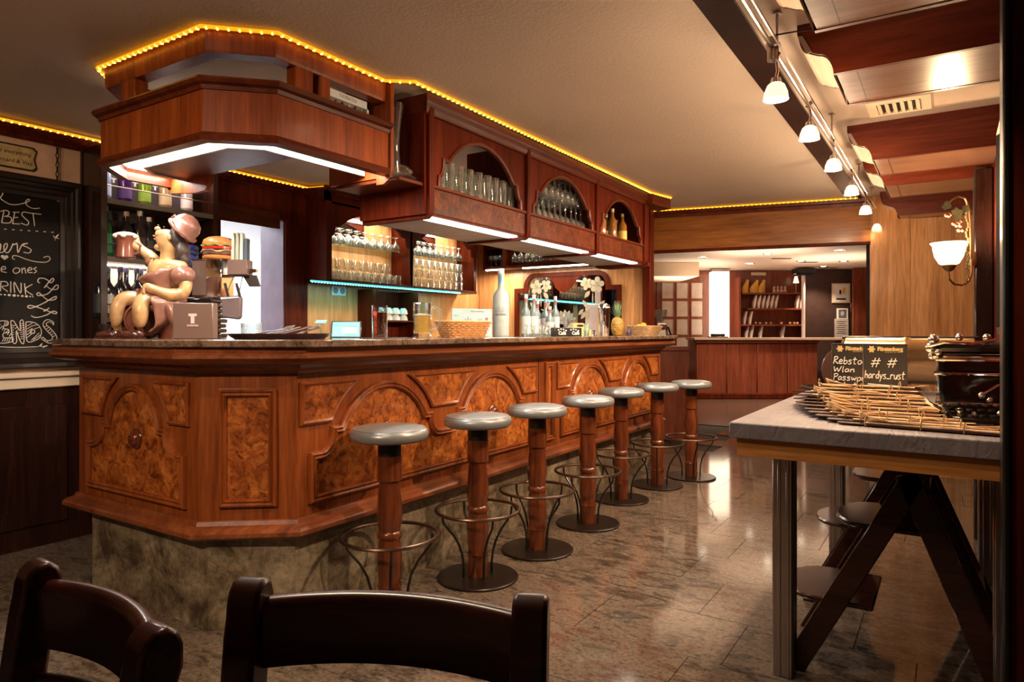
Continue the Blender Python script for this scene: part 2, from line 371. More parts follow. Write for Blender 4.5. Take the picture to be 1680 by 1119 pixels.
# wainscot and sill under the chalkboard
struct(MB().box((WX0,-2.2,.955), (WX0+.075,2.06,.985)).box((WX0,-2.2,.895), (WX0+.055,2.06,.955)).obj('trim_3', M['cream'], bevel=.006), 'cream ledge under the chalkboard')
wn = thing('wainscot', 'dark wooden wall panelling below the cream ledge', 'panelling', (WX0,.5,0)); wn['kind'] = 'structure'
MB().box((WX0,-2.2,0), (WX0+.03,2.9,.893)).obj('backing', M['dkwood'], wn, world=True)
for k in range(6):
    y0 = -1.55+k*.72; MB().box((WX0+.03,y0,.12), (WX0+.045,y0+.62,.80)).obj('panel', M['dkwood'], wn, bevel=.008, world=True)
# crown of the left wall
cp = [(0,2.285),(.022,2.285),(.03,2.295),(.03,2.305),(.055,2.318),(.07,2.335),(.075,2.345),(0,2.345)]
yl = [(WX0,-2.2),(WX0,3.70),(WX0+.28,3.78),(WX0+.28,6.0)]
cm = MB().sweep(yl, cp); struct(cm.obj('trim_4', M['dkwood'] if 0 else M['cab']), 'dark wooden cornice along the left wall')
# walls behind and beside the camera (outside the picture)
struct(MB().box((-4.7,-2.4,0), (2,-2.2,CEIL)).obj('wall_back', M['wallp']))
struct(MB().box((1.6,-2.4,0), (1.8,2.2,CEIL)).obj('wall_near_right', M['dkwood']))
# right wall, behind the high table
RWX = .215
struct(MB().box((RWX,2.37,0), (RWX+.12,7.0,CEIL)).obj('wall_right', M['cab']), 'wooden right wall beside the high table')
# header beam over the opening to the foyer, 11 degrees off square
HA, HB = Vector((-2.39,6.25,0)), Vector((-.574,6.616,0)); hang = math.atan2(HB.y-HA.y, HB.x-HA.x); hl = (HB-HA).length
Hf = face(HA, hang)       # normal points to the camera
hd = thing('trim_5', None, None, HA, hang); hd['kind'] = 'structure'; hd['label'] = 'walnut header beam above the opening to the foyer'
MB().box((-.1,0,1.98), (hl+.02,.16,CEIL)).obj('board', M['header'], hd)
MB().sweep([(-.1,0),(hl,0)], [(0,2.30),(.012,2.30),(.02,2.325),(.035,2.335),(.04,2.36),(0,2.36)]).obj('cornice', M['caby'], hd)
MB().sweep([(-.1,0),(hl,0)], [(0,1.965),(.015,1.968),(.018,1.99),(0,1.995)]).obj('lower_bead', M['cab'], hd)
# walnut wall right of the opening
wp = thing('wall_far_right', 'light walnut panelled wall right of the foyer opening', None, HB, hang); wp['kind'] = 'structure'
del_ = [(0,.30),(.302,.62),(.622,1.0)]
for a, b in del_: MB().box((a,.0,0), (b,.05,CEIL)).obj('panel', M['walnut'], wp, bevel=.0015)
MB().box((-.0,.05,0), (1.0,.3,CEIL)).obj('core', plain('wall_core_dark', (.03,.012,.008), .8, spec=.1), wp)
# ------------------------------------------------------------------ bar counter
BX, BY, BE = -2.24, 1.63, 6.025
body = [(-3.5,2.25),(-3.5,BY),(-2.54,BY),(BX,1.87),(BX,BE)]     # outer line, walked so that outside is to the right
bar = thing('bar_counter', 'long mahogany bar counter with burl arch panels and granite top', 'counter', (-2.6,2.0,0))
inner = [(-2.75,BE),(-2.75,2.3)]
bm_ = MB().prism([(-3.5,2.3),(-3.5,BY),(-2.54,BY),(BX,1.87),(BX,BE),(-2.75,BE),(-2.75,2.3)], .38, 1.15); bm_.obj('body', M['bar'], bar, world=True)
def off(path, d):
    P = [Vector(p) for p in path]; r = []
    for i in range(len(P)):
        d1 = (P[i]-P[max(i-1,0)]); d2 = (P[min(i+1,len(P)-1)]-P[i]); d1 = d1 if d1.length else d2; d2 = d2 if d2.length else d1
        d1 = d1.normalized(); d2 = d2.normalized(); m = (Vector((d1.y,-d1.x))+Vector((d2.y,-d2.x))).normalized(); r.append(tuple(P[i]+m*(d/max(.3, m.dot(Vector((d1.y,-d1.x)))))))
    return r
MB().sweep(body, [(0,.45),(.010,.448),(.016,.432),(.040,.422),(.052,.408),(.052,.392),(.040,.381),(0,.38)]).obj('base_moulding', M['bary'], bar, world=True)
ctop = [(-3.62,2.25),(-3.55,1.63),(-3.43,1.48),(-2.49,1.48),(-2.07,1.80),(-2.07,BE-.06)]
crown = [(0,1.04),(.012,1.042),(.018,1.052),(.028,1.056),(.045,1.066),(.050,1.078),(.085,1.082),(.125,1.092),(.142,1.108),(.142,1.120),(.128,1.130),(.130,1.149),(0,1.149)]
body2 = [(-3.5,2.25),(-3.46,1.75),(-3.36,BY),(-2.54,BY),(BX,1.87),(BX,BE)]
MB().sweep([(-3.5,2.25),(-3.5,1.78),(-3.40,BY),(-2.54,BY),(BX,1.87),(BX,BE)], crown).obj('crown_moulding', M['bary'], bar, world=True)
# granite slabs of the top: end, corner, two along the front
for poly in ([(-3.60,2.32),(-3.60,1.72),(-3.43,1.48),(-2.492,1.48),(-2.492,1.9),(-2.75,2.32)], [(-2.49,1.48),(-2.07,1.80),(-2.07,2.32),(-2.747,2.32),(-2.49,1.902)],
             [(-2.07,2.323),(-2.07,4.1),(-2.78,4.1),(-2.78,2.323)], [(-2.07,4.103),(-2.07,BE),(-2.78,BE),(-2.78,4.103)]):
    MB().prism(poly, 1.151, 1.18).obj('top_slab', M['top'], bar, bevel=.004, world=True)
# granite plinth slabs
pl = off(body, -.03); pl = [(-3.44,2.25),(-3.44,BY+.03),(-2.525,BY+.03),(BX-.03,1.885),(BX-.03,BE-.02)]
for (a, b, n) in ((0,1,1),(1,2,1),(2,3,1),(3,4,4)):
    for k in range(n):
        p = Vector(pl[a]).lerp(Vector(pl[b]), k/n); q = Vector(pl[a]).lerp(Vector(pl[b]), (k+1)/n); d = (q-p).normalized(); nn = Vector((-d.y, d.x))*.03
        q2 = q-d*.0015
        MB().prism([tuple(p), tuple(q2), tuple(q2+nn), tuple(p+nn)], .0, .385).obj('plinth_slab', M['kick'], bar, world=True)
MB().prism([(-3.4,2.2),(-3.4,1.72),(-2.55,1.72),(-2.31,1.91),(-2.31,BE-.1),(-2.7,BE-.1),(-2.7,2.2)], .0, .37).obj('plinth_core', M['dkwood'], bar, world=True)
# ---- panel mouldings
def arc(cx, cz, R, a0, a1, n=12): return [(cx+R*cos(a0+(a1-a0)*i/n), cz+R*sin(a0+(a1-a0)*i/n)) for i in range(n+1)]
def arch_top(cx, ha, zs, zt, hs, zlow, n=14):     # from left scallop foot to right scallop foot
    rise = zt-zs; R = (ha*ha+rise*rise)/(2*rise); cz = zt-R; a = math.asin(min(1, ha/R)); st = .045
    hs1 = ha+st; pts = []
    m = 6
    sc = []
    for i in range(m+1):           # concave scallop from (hs, zlow) up to (hs1, zs)
        t = i/m*pi/2; sc.append((hs-(hs-hs1)*sin(t)*1.0, zlow+(zs-.006-zlow)*(1-cos(t))))
    left = [(cx-u, z) for u, z in sc]+[(cx-hs1, zs)]
    ar = arc(cx, cz, R, pi/2+a, pi/2-a, n)
    right = [(2*cx-u, z) for u, z in left][::-1]
    return left+ar+right, R, cz
MP = [(-.016,0),(-.016,.012),(-.009,.021),(-.001,.015),(.007,.023),(.015,.017),(.018,0)]
MPs = [(-.009,0),(-.009,.012),(0,.018),(.009,.012),(.009,0)]
PAN = {}
def arch_section(fr, u0, u1, centers, ha, hs, zb, zt, zs, zlow, knobs=(), corner=True, mats=('burl','bar')):
    """burl field with arches on a vertical face; returns nothing, adds parts to the bar"""
    out = [(u0,zb),(u0,zlow)]
    for c in centers: out += arch_top(c, ha, zs, zt, hs, zlow)[0]
    out += [(u1,zlow),(u1,zb)]
    cl = [out[0]]
    for p in out[1:]:
        if (Vector(p)-Vector(cl[-1])).length > .004: cl.append(p)
    MB().prism(cl, 0, .004, fr).obj('burl_panel', M['burl'], bar, world=True)
    MB().sweep(cl[::-1], MP, fr, True).obj('panel_moulding', M['bar'], bar, world=True)
    R = arch_top(centers[0], ha, zs, zt, hs, zlow)[1]; cz = zt-R; Ro = R+.075
    z0, z1 = zs+.045, zt+.03
    def side(c, z, s): return c+s*sqrt(max(0, Ro*Ro-(z-cz)**2))
    def cur(c, s, za, zb_): return [(side(c, za+(zb_-za)*i/7, s), za+(zb_-za)*i/7) for i in range(8)]
    polys = []
    ul, ur = u0-.055 if corner else u0, u1+.03
    polys.append([(ul,z0)]+cur(centers[0], -1, z0, z1)+[(ul,z1)])
    for a, b in zip(centers, centers[1:]): polys.append(cur(a, 1, z1, z0)+cur(b, -1, z0, z1))
    polys.append(cur(centers[-1], 1, z1, z0)+[(ur,z0),(ur,z1)])
    for p in polys:
        MB().prism(p, 0, .009, fr).obj('corner_panel', M['burl'], bar, world=True)
        MB().sweep(p[::-1], MPs, fr, True).obj('corner_moulding', M['bar'], bar, world=True)
    for (u, v) in knobs:
        k = MB(); k.M = Matrix.Translation(fr[0]+fr[1]*u+fr[2]*v+fr[3]*.004) @ Matrix((fr[1], fr[2], fr[3])).transposed().to_4x4()
        k.lathe([(.043,0),(.045,.006),(.040,.012),(.032,.013),(.030,.020),(.024,.027),(.016,.029),(.014,.024),(.010,.024),(.009,.030),(0.001,.032)], 24); k.obj('rosette', M['stoolw'], bar, world=True, smooth=50)
ef = face((0,BY,0), 0)             # end face: u = X, normal -Y
arch_section(ef, -3.39, -2.635, [-3.01], .205, .37, .505, .968, .79, .69, [(-2.99,.745)])
lf = face((BX,0,0), pi/2)          # long face: u = Y, normal +X
arch_section(lf, 1.945, 3.745, [2.385,3.275], .278, .395, .515, .966, .79, .692, [(2.385,.745),(3.275,.745)])
arch_section(lf, 4.115, 5.915, [4.555,5.445], .278, .395, .515, .966, .79, .692, [(4.555,.745),(5.445,.745)])
def rect_panel(fr, u0, u1, v0, v1):
    p = [(u0,v0),(u0,v1),(u1,v1),(u1,v0)]
    MB().prism(p, 0, .004, fr).obj('burl_panel', M['burl'], bar, world=True); MB().sweep(p[::-1], MP, fr, True).obj('panel_moulding', M['bar'], bar, world=True)
ca = math.atan2(.24,.30); cf = face((-2.54,BY,0), ca); cl_ = sqrt(.3**2+.24**2)
rect_panel(cf, .095, cl_-.095, .52, .965)
rect_panel(lf, 3.90, 3.985, .51, .995)
MB().box((BX-.005,3.808,.45), (BX+.002,3.813,1.05)).obj('joint', M['black'], bar, world=True)
# ------------------------------------------------------------------ hanging canopy at the bar end
can = thing('bar_canopy', 'hanging octagonal wooden canopy above the bar corner', 'canopy', (-2.7,2.0,1.93))
oct_ = [(-3.33,1.97),(-3.33,1.74),(-3.14,1.55),(-2.39,1.55),(-2.20,1.74),(-2.20,2.365)]
ZB, ZT = 1.95, 2.165
MB().sweep(oct_, [(0,ZB+.01),(.0,ZT-.01),(-.02,ZT-.01),(-.02,ZB+.01)]).obj('fascia', M['canopy'], can, world=True)
MB().sweep(oct_, [(-.02,ZT-.03),(.008,ZT-.03),(.012,ZT-.015),(.028,ZT-.008),(.034,ZT+.004),(.028,ZT+.014),(-.02,ZT+.014)]).obj('top_moulding', M['caby'], can, world=True)
MB().sweep(oct_, [(-.03,ZB-.012),(.010,ZB-.010),(.016,ZB+.004),(.010,ZB+.018),(0,ZB+.024),(-.03,ZB+.024)]).obj('bottom_moulding', M['caby'], can, world=True)
i1 = off(oct_, -.15); i0 = off(oct_, -.03)
# light box: opal panel ring, inner lining, dark centre panel
MB().sweep(oct_, [(-.03,ZB+.045),(-.15,ZB+.045),(-.15,ZB+.05),(-.03,ZB+.05)]).obj('light_panel', M['tubew'], can, world=True)
MB().sweep(oct_, [(-.15,ZB+.045),(-.15,ZB+.004),(-.165,ZB+.004),(-.165,ZB+.045)]).obj('inner_lining', plain('beige_lining', (.45,.36,.28), .6), can, world=True)
MB().sweep(oct_[1:], [(-.03,ZB+.055),(-.17,ZB+.055),(-.17,ZB+.09),(-.03,ZB+.09)]).obj('spill_cover', M['caby'], can, world=True)  # added unseen cover that blocks the panel's upward light
i2 = off(oct_, -.165); MB().prism([(i2[0][0],1.97),i2[1],i2[2],i2[3],i2[4],(i2[4][0],1.97)], ZB+.012, ZB+.03).obj('centre_panel', M['caby'], can, world=True)
# rail and posts between canopy and ceiling
rail = off(oct_, -.02)
MB().sweep(rail, [(-.06,2.285),(0,2.285),(.006,2.30),(.006,2.378),(-.06,2.378)]).obj('top_rail', M['canopy'], can, world=True)
def along(path, i, t): return Vector(path[i]).lerp(Vector(path[i+1]), t)
rp = off(oct_, -.05)
for (i, t, w) in ((2,.20,.07),(2,.27,.05),(4,.22,.09),(4,.40,.06),(0,.5,.05)):
    p = along(rp, i, t); d = (Vector(rp[i+1])-Vector(rp[i])).normalized(); a = math.atan2(d.y, d.x)
    b = MB(); b.M = Matrix.Translation((p.x,p.y,0)) @ Matrix.Rotation(a, 4, 'Z'); b.box((-w/2,-.03,ZT), (w/2,.03,2.29)); b.obj('post', M['canopy'], can, bevel=.004, world=True)
# scroll-ended side board that carries the canopy against the glass shelf
scr = [(-2.19,2.378),(-2.19,1.96),(-2.20,1.925),(-2.235,1.905),(-2.28,1.905),(-2.28,1.935),(-2.60,1.935),(-2.60,2.378)]
fr_ = (Vector((0,2.37,0)), Vector((1,0,0)), Vector((0,0,1)), Vector((0,-1,0)))
MB().prism(scr, -.022, 0, fr_).obj('scroll_side', M['canopy'], can, world=True)
MB().prism([(-3.34,2.16),(-3.34,1.94),(-3.30,1.91),(-3.10,1.89),(-3.02,1.895),(-2.985,1.93),(-2.985,2.05),(-3.1,2.16)], -.022, 0, (Vector((0,1.97,0)), Vector((1,0,0)), ZV, Vector((0,-1,0)))).obj('scroll_side', M['canopy'], can, world=True)
light('canopy_light', 'AREA', (-2.75,1.63,ZB+.03), 9, (1,.93,.85), .7, rot=(0,0,0), sy=.1)
light('canopy_light', 'AREA', (-2.28,2.05,ZB+.03), 8, (1,.93,.85), .1, rot=(0,0,0), sy=.55)
light('canopy_light', 'AREA', (-3.25,1.85,ZB+.03), 3, (1,.93,.85), .1, rot=(0,0,0), sy=.2)
# display case with little bottles on top of the canopy
bx = thing('miniature_case', 'white display box of miniature bottles on the canopy ledge', 'box', (-2.32,2.20,ZT+.014), pi/2)
MB().box((-.13,-.03,0), (.13,.03,.008)).box((-.13,-.03,.070), (.13,.03,.104)).box((-.13,.022,0), (.13,.03,.104)).box((-.13,-.03,0), (-.118,.03,.104)).box((.118,-.03,0), (.13,.03,.104)).obj('case', M['white'], bx)
for i, c in enumerate(((.02,.03,.04),(.30,.08,.03),(.05,.05,.12),(.6,.55,.5),(.03,.02,.02),(.35,.33,.3))):
    MB().lathe([(.013,0),(.013,.038),(.006,.046),(.006,.060)], 8, (-.098+i*.039,-.012,.008)).obj('miniature', plain('mini_glass', c, .2), bx)
text('TATRATEA', .022, frame((0,-.0305,.087), (1,0,0), (0,0,1)), bx, M['steel'])
# ------------------------------------------------------------------ rope lights along the ceiling
def rope(name, label, pts, r=.0075, step=.038, mt='amber', mb='amberb', br=.0052):
    t = thing(name, label, 'rope light', Vector(pts[0]))
    P = []
    for a, b in zip(pts, pts[1:]):
        a = Vector(a); b = Vector(b); n = max(1, int((b-a).length/.12))
        for i in range(n): P.append(a.lerp(b, i/n))
    P.append(Vector(pts[-1])); MB().tube(P, r, 6).obj('tube', M[mt], t, world=True)
    bl = MB()
    for a, b in zip(pts, pts[1:]):
        a = Vector(a); b = Vector(b); L = (b-a).length; n = max(1, int(L/step)); d = (b-a).normalized()
        for i in range(n):
            c = a+d*(L*(i+.5)/n); bl.tube([c-d*.003-Vector((0,0,r*.55)), c+d*.003-Vector((0,0,r*.55))], br+.002, 5)
    o = bl.obj('bulbs', M[mb], t, world=True); o['kind'] = 'stuff'; return t
rz_ = CEIL-.012
rpth = off([(-3.33,1.90),(-3.33,1.74),(-3.14,1.55),(-2.39,1.55),(-2.20,1.74),(-2.20,2.33)], .012)
rope('rope_light', 'amber rope light around the canopy and above the hanging glass cabinets',
     [(*p, rz_) for p in rpth]+[(-2.085,2.42,CEIL-.010),(-2.085,5.4,CEIL-.010),(-2.02,5.70,CEIL-.010)])
rope('rope_light', 'amber rope light on the cornice of the left wall', [(WX0+.065,-.5,2.358),(WX0+.065,3.70,2.358),(WX0+.345,3.77,2.358),(WX0+.345,5.9,2.358)])
hp = lambda u, n: HA+Vector((cos(hang), sin(hang), 0))*u+Vector((sin(hang), -cos(hang), 0))*n
rope('rope_light', 'amber rope light along the walnut header beam', [(*hp(-.05,.03).xy, rz_), (*hp(hl-.1,.03).xy, rz_)])
# ------------------------------------------------------------------ hanging cabinets with arched openings
CF, CBK, CZ, SIL = -2.13, -2.56, 1.78, 1.925
cabs = thing('hanging_cabinet', 'long hanging mahogany cabinet with three arched openings above the bar', 'cabinet', (-2.35,4.0,CZ))
ys = [2.575,3.485,4.435,5.34]
cff = face((CF,0,0), pi/2); cbf = face((CBK,0,0), pi/2)
def glass_arch(u0, u1): # arch outline for one bay
    c = (u0+u1)/2; w = (u1-u0)/2-.045
    return arch_top(c, w*.78, 2.075, 2.225, w-.004, 1.985)[0], c, w
for u0, u1 in zip(ys, ys[1:]):
    a, c, w = glass_arch(u0+.02, u1-.02)
    out = [(u0,SIL),(u0,2.33),(u1,2.33),(u1,SIL),(c+w,SIL)]+a[::-1]+[(c-w,SIL)]
    MB().prism(out, -.022, 0, cff).obj('arch_front', M['cab'], cabs, world=True)
    if u0 > 3: MB().box((CBK+.005,u0+.02,SIL-.01), (CBK+.010,u1-.02,2.33)).obj('mirror_back', M['mirror'], cabs, world=True)
    MB().box((CBK,u0,CZ+.01), (CBK+.02,u1,SIL)).obj('back_rail', M['cab'], cabs, world=True)
    MB().sweep([(c-w,SIL)]+a+[(c+w,SIL)], [(-.004,-.01),(-.004,.008),(.004,.012),(.014,.008),(.014,-.01)], cff).obj('arch_bead', M['caby'], cabs, world=True)
    MB().prism([(u0+.03,CZ+.012),(u0+.03,SIL-.012),(u1-.03,SIL-.012),(u1-.03,CZ+.012)], 0, .004, cff).obj('burl_band', M['cabburl'], cabs, world=True)
    MB().box((CF-.022,u0,CZ), (CF,u1,SIL)).obj('apron', M['cab'], cabs, world=True)
    MB().box((CF-.02,u0+.02,SIL-.012), (CF+.014,u1-.02,SIL+.006)).obj('sill_bead', M['caby'], cabs, bevel=.004, world=True)
    tb = MB().box((CF-.10,u0+.06,CZ-.006), (CF-.035,u1-.05,CZ+.012)).obj('light_tube', M['tubes'], cabs, world=True)
    light('cabinet_light', 'AREA', (CF-.07,(u0+u1)/2,CZ-.02), 7, (1,.9,.75), .06, rot=(0,0,0), sy=.75)
for y in ys:
    MB().prism([(CF+.02,2.33),(CF+.02,CZ+.02),(CF+.014,CZ-.0),(CF-.01,CZ-.018),(CBK,CZ-.018),(CBK,2.33)], -.02, .02, (Vector((0,y,0)), Vector((1,0,0)), ZV, Vector((0,-1,0)))).obj('upright', M['cab'], cabs, bevel=.003, world=True)
MB().box((CBK,ys[0],1.89), (CF-.022,ys[-1],1.908)).obj('shelf', M['caby'], cabs, world=True)
MB().box((CBK,ys[0],CZ-.002), (CF-.11,ys[-1],CZ+.012)).obj('underside', plain('grey_underside', (.32,.27,.23), .5), cabs, world=True)
MB().sweep([(CBK,ys[0]-.02),(CF,ys[0]-.02),(CF,ys[-1]+.02),(CBK,ys[-1]+.02)], [(0,2.262),(.010,2.265),(.018,2.28),(.020,2.30),(.028,2.31),(.032,2.325),(.034,2.352),(0,2.352)]).obj('cornice', M['caby'], cabs, world=True)
# corner cornice block that reaches out at the far end
MB().prism([(-2.2,5.36),(-2.06,5.36),(-2.02,5.68),(-2.16,5.74)], 2.27, 2.352).obj('end_block', M['caby'], cabs, world=True)
MB().box((-2.20,5.36,1.80), (-2.13,5.46,2.28)).obj('end_post', M['cab'], cabs, bevel=.004, world=True)
MB().prism([(-2.55,5.35),(-2.10,5.35),(-2.10,5.40),(-2.14,5.48),(-2.5,5.48)], 1.755, 1.79).obj('end_board', M['cab'], cabs, world=True)
# open end shelf with boot glasses
MB().box((CBK,2.375,1.915), (CF-.01,ys[0]-.02,1.933)).obj('end_shelf', M['caby'], cabs, bevel=.003, world=True)
MB().box((CBK,ys[0]-.035,1.78), (CF+.0,ys[0]-.02,2.30)).obj('end_panel', M['cab'], cabs, world=True)
# boot glasses
def boot(h, loc, rz, label):
    prof = []
    rings = []
    N = 14
    for i in range(13):
        t = i/12; z = .045+t*(h-.045); r = .030-.006*sin(t*pi)+.020*max(0,t-.35); cx = -.004*sin(t*pi)
        rings.append([(cx+r*cos(2*pi*k/N), r*sin(2*pi*k/N), z) for k in range(N)])
    foot = []
    for i in range(8):
        t = i/7; x = .125-t*.10; r = .012+.020*sin(min(1,t*1.3)*pi/2); zc = .006+r*.9
        foot.append([(x, r*.95*cos(2*pi*k/N), zc+r*.9*sin(2*pi*k/N)) for k in range(N)])
    t = thing('boot_glass', label, 'glass', loc, rz, 'tall boot glasses on the end shelf')
    MB().loft(rings, caps=False).obj('shaft', M['glass'], t); MB().loft(foot).ball((0,0,.036), (.033,.032,.034), 12, 7).obj('foot', M['glass'], t); return t
boot(.36, (-2.22,2.43,1.934), rad(-12), 'taller boot-shaped beer glass, nearer one on the end shelf'); boot(.30, (-2.30,2.50,1.934), rad(20), 'shorter boot-shaped beer glass behind the taller one')
# glasses ----------------------------------------------------------
def glass_obj(name, prof, label, cat, group, loc, n=12, mat='glass', rz=0):
    o = MB().lathe(prof, n, capt=False).obj(name, M[mat], None, smooth=50); o.location = loc; return tag(o, label, cat, group)
ORD = ['first','second','third','fourth','fifth','sixth','seventh','eighth','ninth','tenth','eleventh','twelfth','thirteenth']
def many(name, prof, label, cat, group, locs, n=12, mat='glass', jit=.004, axis=1):
    first = None
    lines = {}
    for l in locs: lines.setdefault((round(l[2],2), round(l[1-axis],2)), []).append(round(l[axis],4))
    for k in lines: lines[k].sort()
    zs = sorted({k[0] for k in lines})
    for i, l in enumerate(locs):
        l = (l[0]+random.uniform(-jit,jit), l[1]+random.uniform(-jit,jit), l[2])
        key = (round(locs[i][2],2), round(locs[i][1-axis],2)); pos = lines[key].index(round(locs[i][axis],4))
        deps = sorted({k[1] for k in lines if k[0] == key[0]}, reverse=(axis == 1)); row = deps.index(key[1])
        lb = ORD[pos]+' from left'
        if len(deps) > 1: lb += ', '+(('front','second','third')[row] if len(deps) > 2 else ('front','rear')[row])+' row'
        if len(zs) > 1: lb += ', '+(('lower','upper') if len(zs) == 2 else ('lowest','middle','top'))[zs.index(key[0])]+' tier'
        lb = label+', '+lb
        if first is None: o = first = glass_obj(name, prof, lb, cat, group, l, n, mat)
        else: o = share(first, l, random.uniform(0,6))
        o['label'] = lb
    return first
TALL = [(.030,0),(.031,.004),(.026,.012),(.028,.06),(.036,.178),(.0345,.178),(.026,.06),(.024,.02),(.001,.016)]
STEM = [(.033,0),(.030,.003),(.006,.008),(.0045,.075),(.010,.085),(.030,.105),(.037,.135),(.033,.172),(.0315,.172),(.035,.135),(.028,.108),(.001,.09)]
TUMB = [(.028,0),(.031,.004),(.036,.085),(.034,.085),(.029,.012),(.001,.009)]
GOB = [(.031,0),(.028,.003),(.006,.009),(.006,.04),(.014,.05),(.038,.075),(.042,.10),(.037,.135),(.0355,.135),(.040,.10),(.036,.077),(.001,.055)]
def flip(prof):
    h = max(z for r, z in prof); return [(r, h-z) for r, z in prof]
z = 1.9085
many('tall_beer_glass', TALL, 'tall beer glass in the nearest arched bay', 'glass', 'beer glasses in the nearest arched bay',
     [(CF-.07-.085*r, 2.66+i*.082, z) for r in range(2) for i in range(10)])
many('wine_glass', flip(STEM), 'wine glass in the middle arched bay', 'glass', 'wine glasses in the middle arched bay',
     [(CF-.07-.08*r, 3.56+i*.078, zz) for zz in (z, z+.178) for r in range(3) for i in range(11)], 10)
def bottle(name, label, loc, h, r, col, cap=(.6,.5,.35), lab=None, group=None, rough=.15, neck=.30, labz=(.12,.45), gls=None, n=14, logo=None, metal=0, cat='bottle'):
    t = thing(name, label, cat, loc, 0, group)
    hb = h*(1-neck); rn = r*.36
    bm = plain('bottle_glass', col, rough, metal, coat=.5, var=.05) if gls is None else gls
    MB().lathe([(r*.92,0),(r,.006),(r,hb*.86),(r*.9,hb*.94),(rn*1.15,hb+h*.06),(rn,h*.80),(rn,h*.955),(rn*.5,h*.956)], n).obj('body', bm, t)
    MB().lathe([(rn*1.12,h*.90),(rn*1.15,h),(rn*.6,h+.001)], 10).obj('cap', plain('cap', cap, .3, .4), t)
    if lab:
        a = [(r*1.012, hb*labz[0]), (r*1.012, hb*(labz[1]+.2))]
        MB().lathe(a, n, capb=False, capt=False).obj('label', plain('paper_label', lab, .6), t)
    return t
for i, (c, h, lc) in enumerate((((.05,.008,.004),.27,(.5,.12,.05)),((.02,.012,.006),.25,(.6,.5,.3)),((.30,.10,.02),.24,None),((.02,.02,.02),.28,(.65,.6,.5)),((.24,.10,.02),.27,None),((.02,.03,.02),.25,(.5,.35,.05)),((.30,.12,.02),.26,(.7,.5,.1)),((.03,.015,.01),.23,None))):
    bottle('spirit_bottle', ['dark red spirit bottle with orange label, nearest in the far arched bay','dark bottle with cream label, second in the far arched bay','amber bottle without label, third in the far arched bay','black bottle with pale label in the middle of the far arched bay','amber bottle right of the pale-labelled black bottle','dark green bottle with yellow label in the far arched bay','amber bottle with yellow label in the far arched bay','short dark bottle at the right end of the far arched bay'][i],
           (CF-.10-.1*(i % 2), 4.55+i*.098, z), h, .035, c, lab=lc, group='spirit bottles in the far arched bay')
# ------------------------------------------------------------------ back bar on the left wall: bottle shelf
SX0, SX1 = WX0+.03, -4.13
bs = thing('bottle_shelf', 'dark wooden wall shelf full of bottles left of the kitchen opening', 'shelf', (-4.2,2.4,.9))
MB().box((WX0,2.035,.4), (WX0+.02,2.945,2.33)).obj('back_panel', M['dkwood'], bs, world=True)
for y0, y1 in ((2.04,2.075),(2.755,2.79)): MB().box((WX0+.02,y0,.4), (SX1,y1,2.3)).obj('side', M['dkwood'], bs, world=True)
SHZ = [1.993,1.653,1.299,.98]
for k, zz in enumerate(SHZ):
    MB().box((WX0+.02,2.075,zz-.03), (SX1,2.755,zz)).obj('shelf', plain('shelf_grey_brown', (.10,.075,.06), .4) if k < 2 else M['dkwood'], bs, world=True)
    if k < 3: MB().tube([(SX1-.005,2.075,zz+.075),(SX1-.005,2.755,zz+.075)], .004, 6).obj('rail', M['bronze'], bs, world=True)
MB().box((SX0+.02,2.1,1.615), (SX0+.05,2.73,1.622)).obj('light_strip', M['tubes'], bs, world=True)
MB().box((WX0+.021,2.08,1.32), (WX0+.024,2.75,1.60)).obj('bright_backing', M['cream'], bs, world=True)
light('shelf_light', 'AREA', (-4.2,2.4,1.61), 3.0, (1,.85,.6), .1, rot=(0,0,0), sy=.6)
light('shelf_light', 'AREA', (-4.1,2.4,2.27), 3.0, (1,.85,.7), .1, rot=(0,rad(35),0), sy=.6)
def gift_box(loc, w, h, label, group, rz=-pi/2+rad(90)):
    t = thing('gift_box', label, 'box', loc, pi/2, group)
    MB().box((-w/2,-.03,0), (w/2,.03,h)).obj('carton', M['gift'], t, bevel=.002)
    MB().box((-.016,-.0312,h*.60), (.016,-.0300,h*.63)).box((-.006,-.0312,h*.50), (.006,-.0300,h*.60)).obj('emblem', plain('silver_print', (.5,.48,.48), .5), t)
    return t
M['gift'] = plain('dark_violet_carton', (.045,.03,.04), .5)
for px, c, lb in ((171,(.30,.34,.52),'pale blue bottle on the top shelf'),(205,(.05,.008,.12),'deep purple bottle on the top shelf'),(237,(.16,.26,.015),'lime green bottle on the top shelf'),(271,(.40,.27,.17),'tan bottle on the top shelf'),(306,(.52,.44,.46),'pale pinkish bottle on the top shelf')):
    p = onX(px, 300, -4.20); bottle('liqueur_bottle', lb, (-4.20,p.y,SHZ[0]), .29, .037, c, group='coloured bottles on the top shelf', neck=.22, rough=.25, metal=.4, lab=tuple(min(1,x*1.25+.02) for x in c), labz=(.1,.2))
for px, lb in ((185,'dark gift box right of the pale blue bottle'),(220,'dark gift box right of the purple bottle'),(253,'dark gift box right of the green bottle'),(288,'dark gift box right of the tan bottle')):
    p = onX(px, 300, -4.22); gift_box((-4.24,p.y,SHZ[0]), .085, .22, lb, 'gift boxes on the top shelf')
